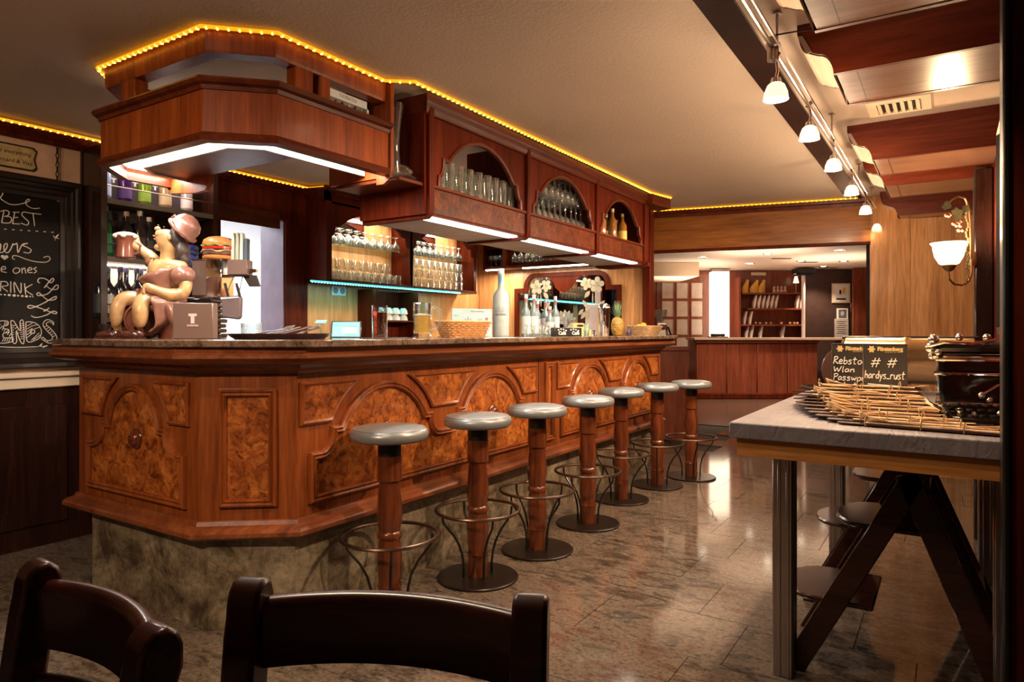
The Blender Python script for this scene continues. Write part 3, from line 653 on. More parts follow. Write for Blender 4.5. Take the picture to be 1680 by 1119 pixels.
for px, c, cp, h, lb in ((171,(.012,.10,.035),(.7,.6,.42),.30,'dark green bottle with gold cap at the left of the second shelf'),(206,(.015,.012,.012),(.6,.42,.3),.285,'black bottle with copper cap behind the beer mug'),(228,(.03,.02,.02),(.55,.5,.45),.30,'dark bottle with glass stopper on the second shelf'),(243,(.02,.018,.022),(.7,.62,.55),.27,'black bottle with silver cap left of the figurine face')):
    p = onX(px, 400, -4.2); bottle('dark_bottle', lb, (-4.19,p.y,SHZ[1]), h, .040, c, cp, group='dark bottles on the second shelf', lab=(c[0]*2,c[1]*2,c[2]*2), neck=.3)
for px, lb in ((188,'dark gift box beside the green bottle on the second shelf'),(232,'dark gift box behind the figurine hand on the second shelf')):
    p = onX(px, 400, -4.24); gift_box((-4.26,p.y,SHZ[1]), .09, .23, lb, 'gift boxes on the second shelf')
for i, (px, lb) in enumerate(((160,'wine bottle at the far left of the third shelf'),(177,'wine bottle with white label, in front on the third shelf'),(193,'wine bottle right of the white label on the third shelf'),(207,'wine bottle third from the left on the third shelf'),(220,'wine bottle left of the figurine chest on the third shelf'),(231,'wine bottle half behind the figurine'))):
    p = onX(px, 480, -4.2); t = bottle('wine_bottle', lb, (-4.17-.03*(i % 2),p.y,SHZ[2]), .30, .038, (.008,.006,.012), (.03,.025,.06), group='wine bottles on the third shelf', lab=(.62,.58,.52) if i in (1,4) else (.02,.02,.025), labz=(.12,.5), neck=.36)
for i, px in enumerate((163,176,188)):
    p = onX(px, 545, -4.0); o = MB().lathe([(.028,0),(.036,.06),(.036,.07),(.033,.07),(.026,.008),(.001,.006)], 12, capt=False).obj('coffee_cup', plain('cup_porcelain', ((.02,.015,.015),(.35,.18,.08),(.6,.55,.5))[i], .3)); o.location = (-3.46+.05*i, 1.74+.03*i, 1.18)
    tag(o, ['black cup at the left edge of the bar top','brown cup second from the left on the bar top','pale cup beside the figurine shoe'][i], 'cup', 'small cups at the left of the bar')
# upper fascia and panels of the back bar
bb = thing('back_bar_panelling', 'mahogany panelling around the kitchen opening and back bar', 'panelling', (-4.3,3.4,1.0)); bb['kind'] = 'structure'
MB().box((WX0,2.79,.9), (WX0+.03,OY0,2.285)).box((WX0,OY0,OZ1), (WX0+.03,OY1,2.285)).box((WX0,OY1,.9), (WX0+.03,3.72,2.285)).box((WX0,2.035,2.30-.015), (WX0+.03,2.8,2.29)).box((WX0+.0,2.035,2.30), (WX0+.031,2.79,2.305)).obj('panel_board', M['cab'], bb, world=True)
MB().box((WX0+.03,2.82,2.00), (WX0+.04,3.45,2.13)).obj('frieze_panel', M['caby'], bb, bevel=.006, world=True)
MB().box((WX0+.0,3.70,1.60), (WX0+.27,3.755,2.32)).obj('end_side', M['cab'], bb, world=True)
MB().box((WX0+.0,3.70,.9), (WX0+.02,6.1,1.62)).obj('lower_panel', M['walnut'], bb, world=True)
MB().box((-4.12,3.70,2.24), (-4.09,6.1,2.36)).obj('top_fascia', M['cab'], bb, world=True)
MB().box((WX0,2.2,.86), (-3.95,6.1,.90)).obj('work_surface', M['steel'], bb, world=True)
MB().box((WX0,2.2,.0), (-3.98,6.1,.86)).obj('base_units', M['dkwood'], bb, world=True)
# arched glass cabinets
gc = thing('arched_glass_cabinet', 'wall cabinet with two lit arched openings full of glasses', 'cabinet', (-4.22,4.7,1.6))
gf = face((-4.10,0,0), pi/2)
for u0, u1 in ((3.735,4.71),(4.71,5.70)):
    c = (u0+u1)/2+.0; w = (u1-u0)/2-.02
    a = arch_top(c, w*.80, 2.05, 2.185, w-.01, 1.97)[0]
    MB().prism([(u0,1.63),(u0,2.25),(u1,2.25),(u1,1.63),(c+w,1.63)]+a[::-1]+[(c-w,1.63)], -.02, 0, gf).obj('arch_front', M['cab'], gc, world=True)
    MB().box((WX0+.02,u0+.02,1.60), (WX0+.035,u1-.02,2.22)).obj('back_panel', M['walnut'], gc, world=True)
    mz = MB().box((WX0+.0355,u0+.08,1.95), (WX0+.038,c+.12,2.2)).obj('mirror', M['mirror'], gc, world=True)
    MB().box((WX0+.04,u0+.03,1.912), (-4.125,u1-.03,1.918)).obj('glass_shelf', M['green_glass_edge'], gc, world=True)
    MB().box((-4.2,u0+.2,2.20), (-4.16,u1-.2,2.215)).obj('light_tube', M['tubes'], gc, world=True)
    light('glass_cabinet_light', 'AREA', (-4.2,c,2.19), 4.5, (1,.86,.62), .1, rot=(0,0,0), sy=.8)
    light('glass_cabinet_light', 'AREA', (-4.2,c,1.90), 2.0, (1,.86,.62), .1, rot=(0,0,0), sy=.8)
for y in (3.735,4.71,5.70): MB().box((WX0+.02,y-.012,1.60), (-4.10,y+.012,2.25)).obj('upright', M['cab'], gc, world=True)
MB().box((WX0+.02,3.735,1.60), (-4.09,5.71,1.63)).obj('bottom_board', M['caby'], gc, world=True)
MB().box((WX0+.02,3.735,2.225), (-4.10,5.71,2.25)).obj('top_board', M['caby'], gc, world=True)
z = 1.919
many('goblet', flip(GOB), 'goblet in the left lit arch', 'glass', 'goblets on the upper shelf of the left arch', [(-4.17-.085*r, 3.82+i*.095, z) for r in range(2) for i in range(9)], 10)
many('goblet', flip(GOB), 'goblet in the right lit arch', 'glass', 'goblets on the upper shelf of the right arch', [(-4.17-.085*r, 4.80+i*.088, z) for r in range(2) for i in range(9)], 10)
z = 1.631
many('tumbler', flip(TUMB), 'tumbler in the left lit arch', 'glass', 'tumblers in the left arch', [(-4.16-.085*r, 3.80+i*.088, z+.088*0) for r in range(2) for i in range(10)]+[(-4.165, 3.84+i*.088, z+.09) for i in range(8)], 10)
many('tumbler', flip(TUMB), 'tumbler in the right lit arch', 'glass', 'stacked tumblers in the right arch', [(-4.16, 4.80+i*.088, z+.087*k) for k in range(3) for i in range(9)], 10)
rp_ = rope('cyan_rope_light', 'cyan light strip under the arched glass cabinets', [(-4.085,3.54,1.600),(-4.085,5.423,1.600)], .007, .03, 'cyan', 'cyanb'); rp_['category'] = 'light strip'
light('cyan_light', 'AREA', (-4.13,4.5,1.592), 3.0, (.1,.9,1), .05, rot=(0,0,0), sy=1.8)
so = thing('wall_socket', 'double cyan-lit wall socket under the arched cabinet', 'socket', (WX0+.02,0,0)); p = onX(556, 477, WX0+.03); so.location = (WX0+.02, p.y, p.z)
MB().box((0,-.08,-.042), (.012,.08,.042)).obj('plate', M['white'], so, bevel=.004)
for s in (-1, 1):
    b = MB(); b.M = Matrix.Translation((.012,s*.039,0)) @ Matrix.Rotation(pi/2, 4, 'Y'); b.lathe([(.026,0),(.026,.003),(.020,.003),(.019,.0005)], 14); b.obj('outlet', plain('outlet_grey', (.25,.25,.26), .5), so)
cs = thing('cup_niche', 'reddish wooden niche shelf with white cups under the arched cabinet', 'shelf', (-4.25,4.55,.9))
MB().box((WX0+.02,4.28,.9), (-4.12,4.31,1.58)).obj('side', M['cab'], cs, world=True); MB().box((WX0+.02,4.80,.9), (-4.12,4.83,1.58)).obj('side', M['cab'], cs, world=True)
MB().box((WX0+.021,4.31,.9), (WX0+.03,4.80,1.58)).obj('back', M['cab'], cs, world=True)
MB().box((WX0+.03,4.31,1.30), (-4.13,4.80,1.315)).obj('shelf', M['caby'], cs, world=True)
CUP = [(.022,0),(.036,.02),(.043,.055),(.041,.055),(.034,.022),(.001,.008)]
por = plain('white_porcelain', (.75,.68,.62), .25)
cup0 = None
for k in range(2):
    for i in range(4):
        if cup0 is None:
            cup0 = thing('white_cup', 'white cup upside down in the stack on the niche shelf', 'cup', (0,0,0), 0, 'white cups in the niche')
            MB().lathe(flip(CUP), 14).obj('bowl', por, cup0); MB().tube([(.036,0,.045),(.058,0,.045),(.064,0,.03),(.055,0,.014),(.041,0,.012)], .004, 6).obj('handle', por, cup0)
            c = cup0
        else: c = dup(cup0)
        c['label'] = 'white cup upside down on the niche shelf, '+ORD[i]+' from left, '+('lower' if k == 0 else 'upper')+' layer'
        c.location = (-4.19, 4.40+i*.10, 1.316+k*.056); c.rotation_euler = (0,0,rad(70+20*i))
# ------------------------------------------------------------------ end wall of the bar with the etched mirror
ew = thing('wall_end', 'walnut end wall behind the bar with the etched mirror', None, (-3.3,6.1,0)); ew['kind'] = 'structure'
for a, b in ((-4.36,-3.9),(-3.9,-3.4),(-3.4,-2.9),(-2.9,-2.37)): MB().box((a+.001,6.1,.0), (b-.001,6.13,CEIL)).obj('panel', M['walnut'], ew, world=True)
MB().box((-4.36,6.13,0), (-2.39,6.2,CEIL)).obj('core', M['dkwood'], ew, world=True)
MB().box((-2.42,6.03,1.0), (-2.34,6.13,CEIL)).obj('end_pilaster', M['cab'], ew, bevel=.006, world=True)
mf = face((0,6.098,0), 0)
mr = thing('etched_mirror', 'mirror with etched flowers in a double-arched mahogany frame', 'mirror', (-3.25,6.09,1.1))
def half(sx): return None
cxm = (-3.867-2.656)/2
hw = (3.867-2.656)/2
def mframe(d):
    p = [(-hw+d,1.05+d),(-hw+d,1.668-d),(-hw+.115+d,1.668-d)]+[(-hw+.115+d+(.13-d)*(1-cos(t*pi/2/6)), 1.668+(.15-d)*sin(t*pi/2/6)) for t in range(1,7)]
    q = [(-u, v) for u, v in p][::-1]; return [(cxm+u, v) for u, v in p+q]
MB().prism(mframe(.035), 0, .006, mf).obj('mirror_glass', M['mirror'], mr, world=True)
o_, i_ = mframe(0), mframe(.045)
b = MB()
for k in range(len(o_)):
    k2 = (k+1) % len(o_); A, B, C, D = o_[k], o_[k2], i_[k2], i_[k]
    b.add([mf[0]+mf[1]*u+mf[2]*v+mf[3]*n for n in (0,.022) for u, v in (A,B,C,D)], [(0,1,2,3),(4,5,6,7),(0,1,5,4),(2,3,7,6)])
b.obj('frame', M['cab'], mr, world=True)
# reflection of the bar arches, put in as a solid wooden shape
ty = [(cxm-.36+.01,1.80)]+[(cxm+.36-.01,1.80)]
ty = [(cxm-.30,1.79),(cxm+.26,1.79),(cxm+.16,1.76),(cxm+.09,1.70),(cxm+.075,1.665),(cxm+.03,1.635),(cxm-.02,1.61),(cxm-.08,1.63),(cxm-.12,1.665),(cxm-.135,1.71),(cxm-.20,1.77)]
MB().prism(ty, .006, .012, mf).obj('arch_reflection', M['cab'], mr, world=True)
fl_mat = M['etch']
def petal_flower(cx, cz, R, rot, name='etched_flower'):
    b = MB(); k = 5
    for i in range(k):
        a = rot+2*pi*i/k; ctr = (cx+R*.55*cos(a), cz+R*.55*sin(a)); pts = []
        for j in range(12):
            t = 2*pi*j/12; u = R*.50*cos(t); v = R*.36*sin(t)*(1+.25*cos(t)); pts.append((ctr[0]+u*cos(a)-v*sin(a), ctr[1]+u*sin(a)+v*cos(a)))
        b.prism(pts, .0065, .008, mf)
    b.obj(name, fl_mat, mr, world=True)
petal_flower(-3.60,1.675,.075,.3); petal_flower(-3.49,1.685,.062,.9); petal_flower(-2.915,1.675,.078,.2); petal_flower(-3.03,1.69,.062,.7)
def leaf(b, x0, z0, x1, z1, w):
    d = Vector((x1-x0, z1-z0)); n = Vector((-d.y, d.x)).normalized()*w; pts = []
    for s in (1, -1):
        for j in range(6):
            t = j/5 if s == 1 else 1-j/5; q = Vector((x0,z0))+d*t+n*(s*sin(pi*t)); pts.append((q.x, q.y))
    pts = pts[:5]+pts[6:11]; b.prism([(p[0],p[1]) for p in pts], .0065, .0078, mf)
for sgn, cx in ((1,-3.58),(-1,-2.93)):
    b = MB()
    for (x0,z0,x1,z1,w) in ((0,1.60,-.03,1.45,.007),(.03,1.60,.03,1.47,.007),(.03,1.45,.12,1.40,.008),(-.03,1.45,-.10,1.52,.022),(.06,1.62,.12,1.55,.022),(.08,1.44,.14,1.53,.02),(.10,1.42,.16,1.34,.022),(.07,1.42,.10,1.33,.02),(.13,1.44,.19,1.38,.018)): leaf(b, cx+sgn*x0, z0, cx+sgn*x1, z1, w)
    b.obj('etched_stems', fl_mat, mr, world=True)
b = MB()
for i in range(9): a = pi*i/8; leaf(b, -3.27+.05*cos(a), 1.30+.05*sin(a), -3.27+.14*cos(a), 1.30+.14*sin(a), .022)
b.obj('etched_rosette', fl_mat, mr, world=True)
# stemware rack
sr = thing('stemware_rack', 'dark wooden stemware rack on the end wall above the mirror', 'rack', (-3.4,6.0,1.85))
MB().box((-4.09,5.82,1.86), (-2.70,6.10,1.885)).obj('lower_board', M['cab'], sr, world=True)
MB().box((-4.09,5.82,2.30), (-2.70,6.10,2.33)).obj('top_board', M['cab'], sr, world=True)
MB().box((-4.09,6.085,1.885), (-2.70,6.098,2.30)).obj('back', M['cab'], sr, world=True)
MB().box((-4.09,5.85,2.07), (-3.86,6.08,2.08)).box((-3.86,5.85,2.07), (-3.80,6.08,2.08)).obj('middle_board', M['cab'], sr, world=True)
for x in (-4.09,-3.85,-2.72): MB().box((x,5.82,1.885), (x+.022,6.085,2.30)).obj('divider', M['cab'], sr, world=True)
for x0, x1 in ((-4.07,-3.86),(-3.62,-2.9)): MB().box((x0,5.84,1.848), (x1,5.87,1.860)).obj('light_tube', M['tubes'], sr, world=True); light('rack_light', 'AREA', ((x0+x1)/2,5.9,1.84), 6, (1,.85,.6), x1-x0, rot=(0,0,0), sy=.05)
for k in range(14): MB().box((-3.80+k*.08,5.84,2.105), (-3.785+k*.08,6.08,2.115)).obj('hanger_rail', M['brass'], sr, world=True)
light('rack_light', 'AREA', (-3.35,5.86,2.28), 3, (1,.85,.6), 1.0, rot=(0,0,0), sy=.05)  # added light inside the rack, brightens the glasses without a lamp
many('stem_glass', flip(STEM), 'hanging stem glass in the rack', 'glass', 'hanging stem glasses', [(-3.752+i*.08, 5.90+.10*r, 1.93) for r in range(2) for i in range(13)], 10, jit=.002, axis=0)
many('small_stem_glass', STEM[:2]+[(r, zz*.7) for r, zz in STEM[2:]], 'small stem glass in the left rack bay', 'glass', 'small stem glasses in the left bay', [(-4.04+i*.062, 5.90, zz) for zz in (1.886,2.081) for i in range(3)]+[(-4.04+i*.062, 5.99, 1.886) for i in range(3)], 10, jit=.002, axis=0)
# ------------------------------------------------------------------ bar stools
def make_stool():
    t = thing('bar_stool', 'stool', 'stool', (0,0,0), 0, 'bar stools along the counter')
    MB().lathe([(.20,0),(.20,.008),(.195,.012),(.06,.013)], 36).obj('base_plate', M['basem'], t)
    MB().lathe([(.050,.013),(.050,.115),(.053,.12),(.050,.13),(.047,.14),(.052,.19),(.054,.25),(.047,.315),(.045,.322),(.052,.33),(.054,.340),(.052,.35),(.046,.357),(.048,.37),(.055,.42),(.054,.46),(.046,.54),(.045,.57),(.053,.575),(.053,.68)], 24).obj('column', M['stoolw'], t, smooth=30)
    MB().lathe([(.050,.68),(.050,.748)], 24).obj('sleeve', M['black'], t)
    MB().lathe([(.10,.744),(.150,.746),(.163,.755),(.168,.772),(.164,.788),(.154,.797),(.150,.7985),(.12,.806),(.06,.810),(.001,.811)], 40).obj('seat', M['leather'], t, smooth=50)
    MB().tube([(.153*cos(2*pi*i/40), .153*sin(2*pi*i/40), .7965) for i in range(40)], .0028, 5, True).obj('piping', M['leather'], t)
    MB().tube([(.205*cos(2*pi*i/40), .205*sin(2*pi*i/40), .335) for i in range(40)], .0085, 8, True).obj('foot_ring', M['bronze'], t)
    for k in range(4):
        a = pi/4+k*pi/2
        P = [(.075,.012),(.075,.06),(.08,.11),(.095,.165),(.125,.22),(.16,.262),(.178,.285),(.182,.30),(.185,.332)]
        MB().tube([(r*cos(a), r*sin(a), zz) for r, zz in P], .006, 6).obj('brace', M['blackm'], t)
    return t
st0 = make_stool()
SP = [(-2.03,2.19,'nearest bar stool, partly hidden by the chair back'),(-1.96,2.745,'second bar stool from the front, fully visible'),(-1.93,3.27,'third bar stool from the front'),(-1.925,3.89,'fourth bar stool, the middle one of the row'),(-2.0,4.58,'fifth bar stool from the front'),(-1.945,5.16,'sixth bar stool, last but one of the row'),(-1.815,5.60,'seventh bar stool, farthest and nearest to the foyer')]
for i, (x, y, lb) in enumerate(SP):
    s = st0 if i == 0 else dup(st0); s.location = (x, y, .0005); s.rotation_euler = (0,0,rad(13*i)); s['label'] = lb
# ------------------------------------------------------------------ things on the bar top
TZ = 1.1805
def pt(px, X): p = onX(px, 553, X); return (X, p.y, TZ)
# painted figurine of a woman with a beer mug; local x runs to the right of the picture, y away from it
skinm = plain('painted_skin', (.47,.27,.115), .35, coat=.4, var=.30, vs_=22); dress = plain('painted_dress', (.24,.105,.075), .35, coat=.4, var=.2, vs_=25)
shoe = plain('painted_shoe', (.07,.018,.010), .25, coat=.6); hairm = plain('painted_hair', (.05,.035,.03), .4, var=.5, vs_=60); mugm = plain('painted_mug', (.16,.05,.03), .25, coat=.6)
fg = thing('figurine', 'painted figurine of a stout woman sitting on a barrel and lifting a beer mug', 'figurine', (-3.20,1.86,TZ), rad(AZ))
q = lambda x, y, depth=0: ((x-260)*.00294, -depth, (553-y)*.00294)
V = []; E_ = []; Rr = []
def chain(pts, start=None):
    prev = start
    for p, r in pts:
        V.append(p); Rr.append(r); i = len(V)-1
        if prev is not None: E_.append((prev, i))
        prev = i
    return prev
pel = chain([(q(276,500,.0), .062)]); wst = chain([(q(268,478,.01), .055)], pel); ch = chain([(q(268,448,.01), .068)], wst); nb = chain([(q(273,428,.01), .042)], ch); nk = chain([(q(274,414,.012), .034)], nb); hd0 = chain([(q(274,403,.012), .050), (q(271,389,.012), .060), (q(274,374,.012), .050)], nk)
# legs
chain([(q(268,497,.06), .048), (q(252,487,.125), .043), (q(252,504,.145), .040), (q(252,521,.145), .038), (q(250,538,.14), .021)], pel)
chain([(q(240,492,.0), .046), (q(208,487,.06), .042), (q(203,503,.085), .036), (q(203,520,.085), .032), (q(201,537,.08), .019)], pel)
# near arm (picture right): shoulder, elbow, forearm, wrist
e = chain([(q(300,440,.05), .040), (q(311,462,.06), .037), (q(309,482,.07), .034), (q(290,484,.11), .030), (q(272,476,.13), .021), (q(264,472,.135), .020)], ch)
for k in range(4): chain([(q(261-1*k,468+3*k,.145), .0085), (q(257,471+3*k,.150), .0075), (q(259,475+3*k,.140), .006)], e)
# far arm lifts the mug
e2 = chain([(q(250,430,-.02), .036), (q(243,420,-.01), .030), (q(232,412,.0), .026), (q(224,404,.005), .020), (q(218,400,.01), .019)], ch)
for k in range(4): chain([(q(213,394+5*k,.02), .0085), (q(209,395+5*k,.028), .0075), (q(210,396+5*k,.012), .006)], e2)
chain([(q(223,393,.01), .010), (q(222,384,.012), .007)], e2)
# bosom
chain([(q(251,438,.060), .050)], ch); chain([(q(246,437,.005), .046)], ch)
body_ = skin('body', V, E_, Rr, skinm, fg, 2, pel)
b = MB(); b.ball(q(256,374,.014), (.015,.013,.011), 8, 6); b.ball(q(260,404,.012), (.026,.030,.020), 10, 7); b.ball(q(252,386,.016), (.008,.016,.005), 8, 5); b.ball(q(253,391,.016), (.008,.015,.005), 8, 5); b.ball(q(283,390,.062), (.009,.006,.015), 8, 6); b.ball(q(265,384,.045), (.022,.018,.020), 10, 6); b.obj('face_features', skinm, fg)
b = MB()
for s in (.042,-.014): b.ball(q(262,370,s), (.005,.006,.004), 6, 5)
b.obj('eyes', hairm, fg)
b = MB(); b.ball(q(289,388,.010), (.040,.056,.055), 14, 9); b.ball(q(297,410,.012), (.030,.050,.050), 12, 8); b.ball(q(302,424,.015), (.020,.036,.035), 10, 7); b.obj('hair', hairm, fg)
b = MB(); c = Vector(q(299,374,.012)); b.M = Matrix.Translation(c) @ Matrix.Rotation(rad(48), 4, 'Y')
b.lathe([(.074,-.020),(.078,-.014),(.072,-.006),(.066,0),(.064,.030),(.050,.055),(.022,.070),(.001,.073)], 22); b.tube([(.072*cos(2*pi*i/22), .072*sin(2*pi*i/22), -.010+.005*sin(5*2*pi*i/22)) for i in range(22)], .008, 6, True); b.obj('hat', dress, fg, smooth=60)
b = MB(); b.tube([q(284,364,.02), q(282,356,.025), q(287,353,.03), q(291,358,.03), q(287,364,.03)], .007, 6); b.obj('hat_bow', dress, fg)
# bodice: rings around the trunk with a scalloped neckline, puff sleeves
def ring(cx, cy, dep, rx, ry, n=22, wob=0, k=9, tilt=0):
    c = q(cx, cy, dep); return [(c[0]+rx*cos(2*pi*i/n), c[1]+ry*sin(2*pi*i/n), c[2]+wob*sin(k*2*pi*i/n)+tilt*cos(2*pi*i/n)) for i in range(n)]
b = MB(); b.loft([ring(272,488,.02,.066,.080), ring(268,476,.02,.060,.074), ring(265,464,.025,.080,.088,tilt=.006), ring(264,455,.03,.096,.098,wob=.002,tilt=.020), ring(266,449,.03,.098,.096,22,.004,9,.026), ring(266,447,.03,.088,.088,22,.004,9,.026)], caps=False); b.obj('bodice', dress, fg, smooth=60)
MB().ball(q(304,452,.055), (.056,.056,.050), 14, 9).obj('puff_sleeve', dress, fg); MB().ball(q(244,428,-.012), (.040,.036,.034), 12, 8).obj('puff_sleeve', dress, fg)
b = MB()
for i in range(7): b.tube([q(255-1.0*i,470+2.2*i,.103), q(248-1*i,473+2.2*i,.106)], .004, 5)
b.tube([q(258,468,.1), q(256,492,.108)], .003, 5); b.obj('lacing', plain('red_lacing', (.35,.07,.05), .4), fg)
# skirt over the lap
b = MB(); rows = []
A_ = Vector((-.80,-.60,0)); B_ = Vector((.60,-.80,0)); S0 = Vector(q(284,497,-.01))
for j, (t, rh, rv, wv) in enumerate(((-.03,.070,.050,0),(0.02,.095,.076,.001),(.05,.106,.083,.003),(.08,.114,.085,.006),(.11,.120,.084,.009),(.124,.123,.086,.011))):
    c = S0+A_*t+Vector((0,0,-.002*j)); rows.append([c+B_*((rh+wv*sin(7*a))*cos(a))+Vector((0,0,(rv+wv*sin(7*a))*sin(a)-(.012*j if sin(a) < 0 else 0)))+A_*(wv*1.2*sin(5*a)) for a in [2*pi*i/28 for i in range(28)]])
b.loft(rows, caps=False); o = b.obj('skirt', dress, fg, smooth=60); sd = o.modifiers.new('thick', 'SOLIDIFY'); sd.thickness = .004
def lap(p0, p1, r0, r1, t1, ph):
    a_ = (p1-p0).normalized(); u_ = a_.cross(ZV).normalized(); w_ = u_.cross(a_); rows = []
    for j in range(7):
        t = -.25+(t1+.25)*j/6; r = r0+(r1-r0)*j/6; k = (j/6)**3; c = p0.lerp(p1, t)
        rows.append([c+u_*((r+.005*k*sin(6*x+ph))*cos(x))+w_*((r+.005*k*sin(6*x+ph))*sin(x))+a_*(.010*k*sin(5*x+ph)-.012*k*(sin(x) > .3)) for x in [2*pi*i/28 for i in range(28)]])
    o = MB().loft(rows, caps=False).obj('skirt_lap', dress, fg, smooth=60); s_ = o.modifiers.new('thick', 'SOLIDIFY'); s_.thickness = .004
lap(Vector(q(272,497,.03)), Vector(q(252,487,.125)), .060, .058, .72, 0); lap(Vector(q(250,494,-.01)), Vector(q(208,487,.06)), .058, .056, .66, 2)
b = MB(); b.loft([ring(289,500,.05,.060,.075), ring(298,515,.05,.055,.08), ring(303,532,.05,.045,.07)]); b.obj('skirt_back', dress, fg, smooth=60)
# shoes
b = MB()
for (x, y, dep) in ((240,547,.145),(191,547,.085)):
    c = q(x, y, dep); b.ball((c[0]-.008,c[1]-.006,.018), (.052,.030,.018), 14, 8); b.ball((c[0]+.026,c[1],.020), (.028,.026,.022), 12, 8); b.box((c[0]-.055,c[1]-.026,0), (c[0]+.050,c[1]+.026,.008)); b.tube([(c[0]+.01,c[1]-.028,.03),(c[0]+.01,c[1],.052),(c[0]+.01,c[1]+.028,.03)], .005, 6)
b.obj('shoes', shoe, fg)
b = MB(); c = q(234,521,.03); b.M = Matrix.Translation((c[0]+.005,c[1],.090)) @ Matrix.Rotation(rad(28), 4, 'Z') @ Matrix.Rotation(rad(90), 4, 'X')
b.lathe([(.068,-.17),(.082,-.09),(.088,-.04),(.082,.045),(.074,.050),(.070,.040),(.001,.040)], 24); b.ball((0,.02,.045), (.022,.022,.012), 10, 6); b.tube([(0,.02,.05),(0,-.02,.062)], .010, 8); b.tube([(.091*cos(2*pi*i/24), .091*sin(2*pi*i/24), -.02) for i in range(24)], .006, 6, True); b.obj('barrel', mugm, fg)
b = MB(); b.box((-.0,-.0,0), (.10,.09,.13)); b = MB().loft([ring(285,553,-.01,.085,.085), ring(284,530,-.01,.080,.08), ring(280,505,.0,.075,.08)]); b.obj('seat_block', mugm, fg)
b = MB(); c = q(205,423,.02); b.lathe([(.040,0),(.044,.006),(.042,.03),(.040,.06),(.043,.095),(.046,.105),(.001,.108)], 14, c); b.tube([(c[0]+.042,c[1],c[2]+.02),(c[0]+.068,c[1],c[2]+.03),(c[0]+.070,c[1],c[2]+.065),(c[0]+.042,c[1],c[2]+.085)], .007, 6); mg = b.obj('mug', mugm, fg)
b = MB(); b.ball((c[0],c[1],c[2]+.112), (.050,.050,.016), 14, 7)
for i in range(6): b.ball((c[0]+.044*cos(i), c[1]+.044*sin(i), c[2]+.106), (.014,.014,.012), 8, 5)
b.obj('beer_foam', plain('foam', (.70,.55,.45), .5), mg)
# menu holder box with T emblem
bxm = plain('brown_grey_card', (.16,.095,.075), .38, coat=.3, var=.04)
hb = thing('display_box', 'brown grey square box with a pale T emblem beside the figurine', 'box', atD(316,553,3.0).xy.to_3d()+Vector((0,0,TZ)), rad(AZ))
MB().box((-.088,0,0), (.088,.055,.158)).obj('carton', bxm, hb, bevel=.003)
pk = plain('pale_print', (.75,.55,.50), .5)
MB().box((-.018,-.0008,.100), (.018,.0004,.111)).box((-.008,-.0008,.068), (.008,.0004,.100)).obj('emblem', pk, hb); text('TATRATEA', .0105, frame((0,-.0008,.058), (1,0,0), (0,0,1)), hb, pk, bold=.0004)
# dark glossy stack with chrome dispenser, burger bank on top
P0 = atD(338,553,3.55); P0.z = TZ
blk = plain('black_gloss', (.012,.007,.007), .15, coat=.6)
sk = thing('tray_stack', 'stack of black glossy trays behind the brown box', 'trays', P0, rad(AZ))
for i in range(8): MB().box((-.165+.004*(i % 2),-.06,i*.026), (.06-.003*(i % 3),.13,i*.026+.022)).obj('tray', blk, sk, bevel=.006)
ds = thing('chrome_dispenser', 'chrome box dispenser under the burger ornament', 'dispenser', P0+Vector((0,0,.209)), rad(AZ))
MB().box((-.045,-.06,0), (.105,.10,.195)).obj('housing', M['chrome'], ds, bevel=.004)
MB().box((-.042,-.063,.01), (.026,-.0605,.185)).obj('front_panel', bxm, ds); MB().box((-.18,-.04,.0), (-.046,.10,.17)).obj('side_box', blk, ds, bevel=.006)
MB().box((.106,-.05,.105), (.235,.03,.115)).obj('arm', blk, ds)
blue = thing('cigarette_packs', 'stack of blue shiny packs behind the figurine hat', 'packs', P0+Vector((-.11*RX,-.11*RY,.379)), rad(AZ))
for i in range(4): MB().box((-.06,-.03,i*.026), (.055,.04,i*.026+.024)).obj('pack', plain('blue_foil', (.03,.05,.30), .2, metal=.4, vs_=30, var=.6), blue, bevel=.003)
bg = thing('burger_ornament', 'ceramic hamburger ornament on the chrome dispenser', 'ornament', P0+Vector((.065*RX,.065*RY,.4045)), rad(AZ))
bun = plain('bun_glaze', (.62,.26,.07), .3, coat=.5)
MB().lathe([(.070,0),(.077,.006),(.078,.016),(.072,.021)], 22).obj('bottom_bun', bun, bg); MB().lathe([(.066,.020),(.076,.026),(.076,.040),(.066,.046)], 20).obj('patty', plain('patty', (.18,.07,.05), .5, var=.5, vs_=80), bg)
MB().loft([[((.080+.006*sin(4*2*pi*i/24))*cos(2*pi*i/24), (.080+.006*sin(4*2*pi*i/24))*sin(2*pi*i/24), .046+.0-.012*max(0,sin(4*2*pi*i/24))+dz) for i in range(24)] for dz in (0,.004)]).obj('cheese', plain('cheese', (.82,.60,.28), .4), bg)
MB().lathe([(.070,.051),(.079,.053),(.079,.066),(.070,.068)], 22).obj('tomato', plain('tomato', (.55,.03,.02), .25, coat=.5), bg)
MB().loft([[((.079+.006*sin(9*2*pi*i/40))*cos(2*pi*i/40), (.079+.006*sin(9*2*pi*i/40))*sin(2*pi*i/40), .069+.004*cos(9*2*pi*i/40)+dz) for i in range(40)] for dz in (0,.006)]).obj('lettuce', plain('lettuce', (.25,.34,.06), .4), bg)
MB().lathe([(.076,.074),(.079,.084),(.072,.102),(.050,.116),(.020,.122),(.001,.123)], 22).obj('top_bun', bun, bg, smooth=60)
b = MB()
for i in range(26):
    a = i*2.4; r = .012+.055*sqrt(i/26); b.ball((r*cos(a), r*sin(a), .122-.028*(r/.07)**2.2), (.0032,.002,.0016), 5, 4)
o = b.obj('sesame', plain('sesame', (.80,.62,.35), .5), bg); o['kind'] = 'stuff'
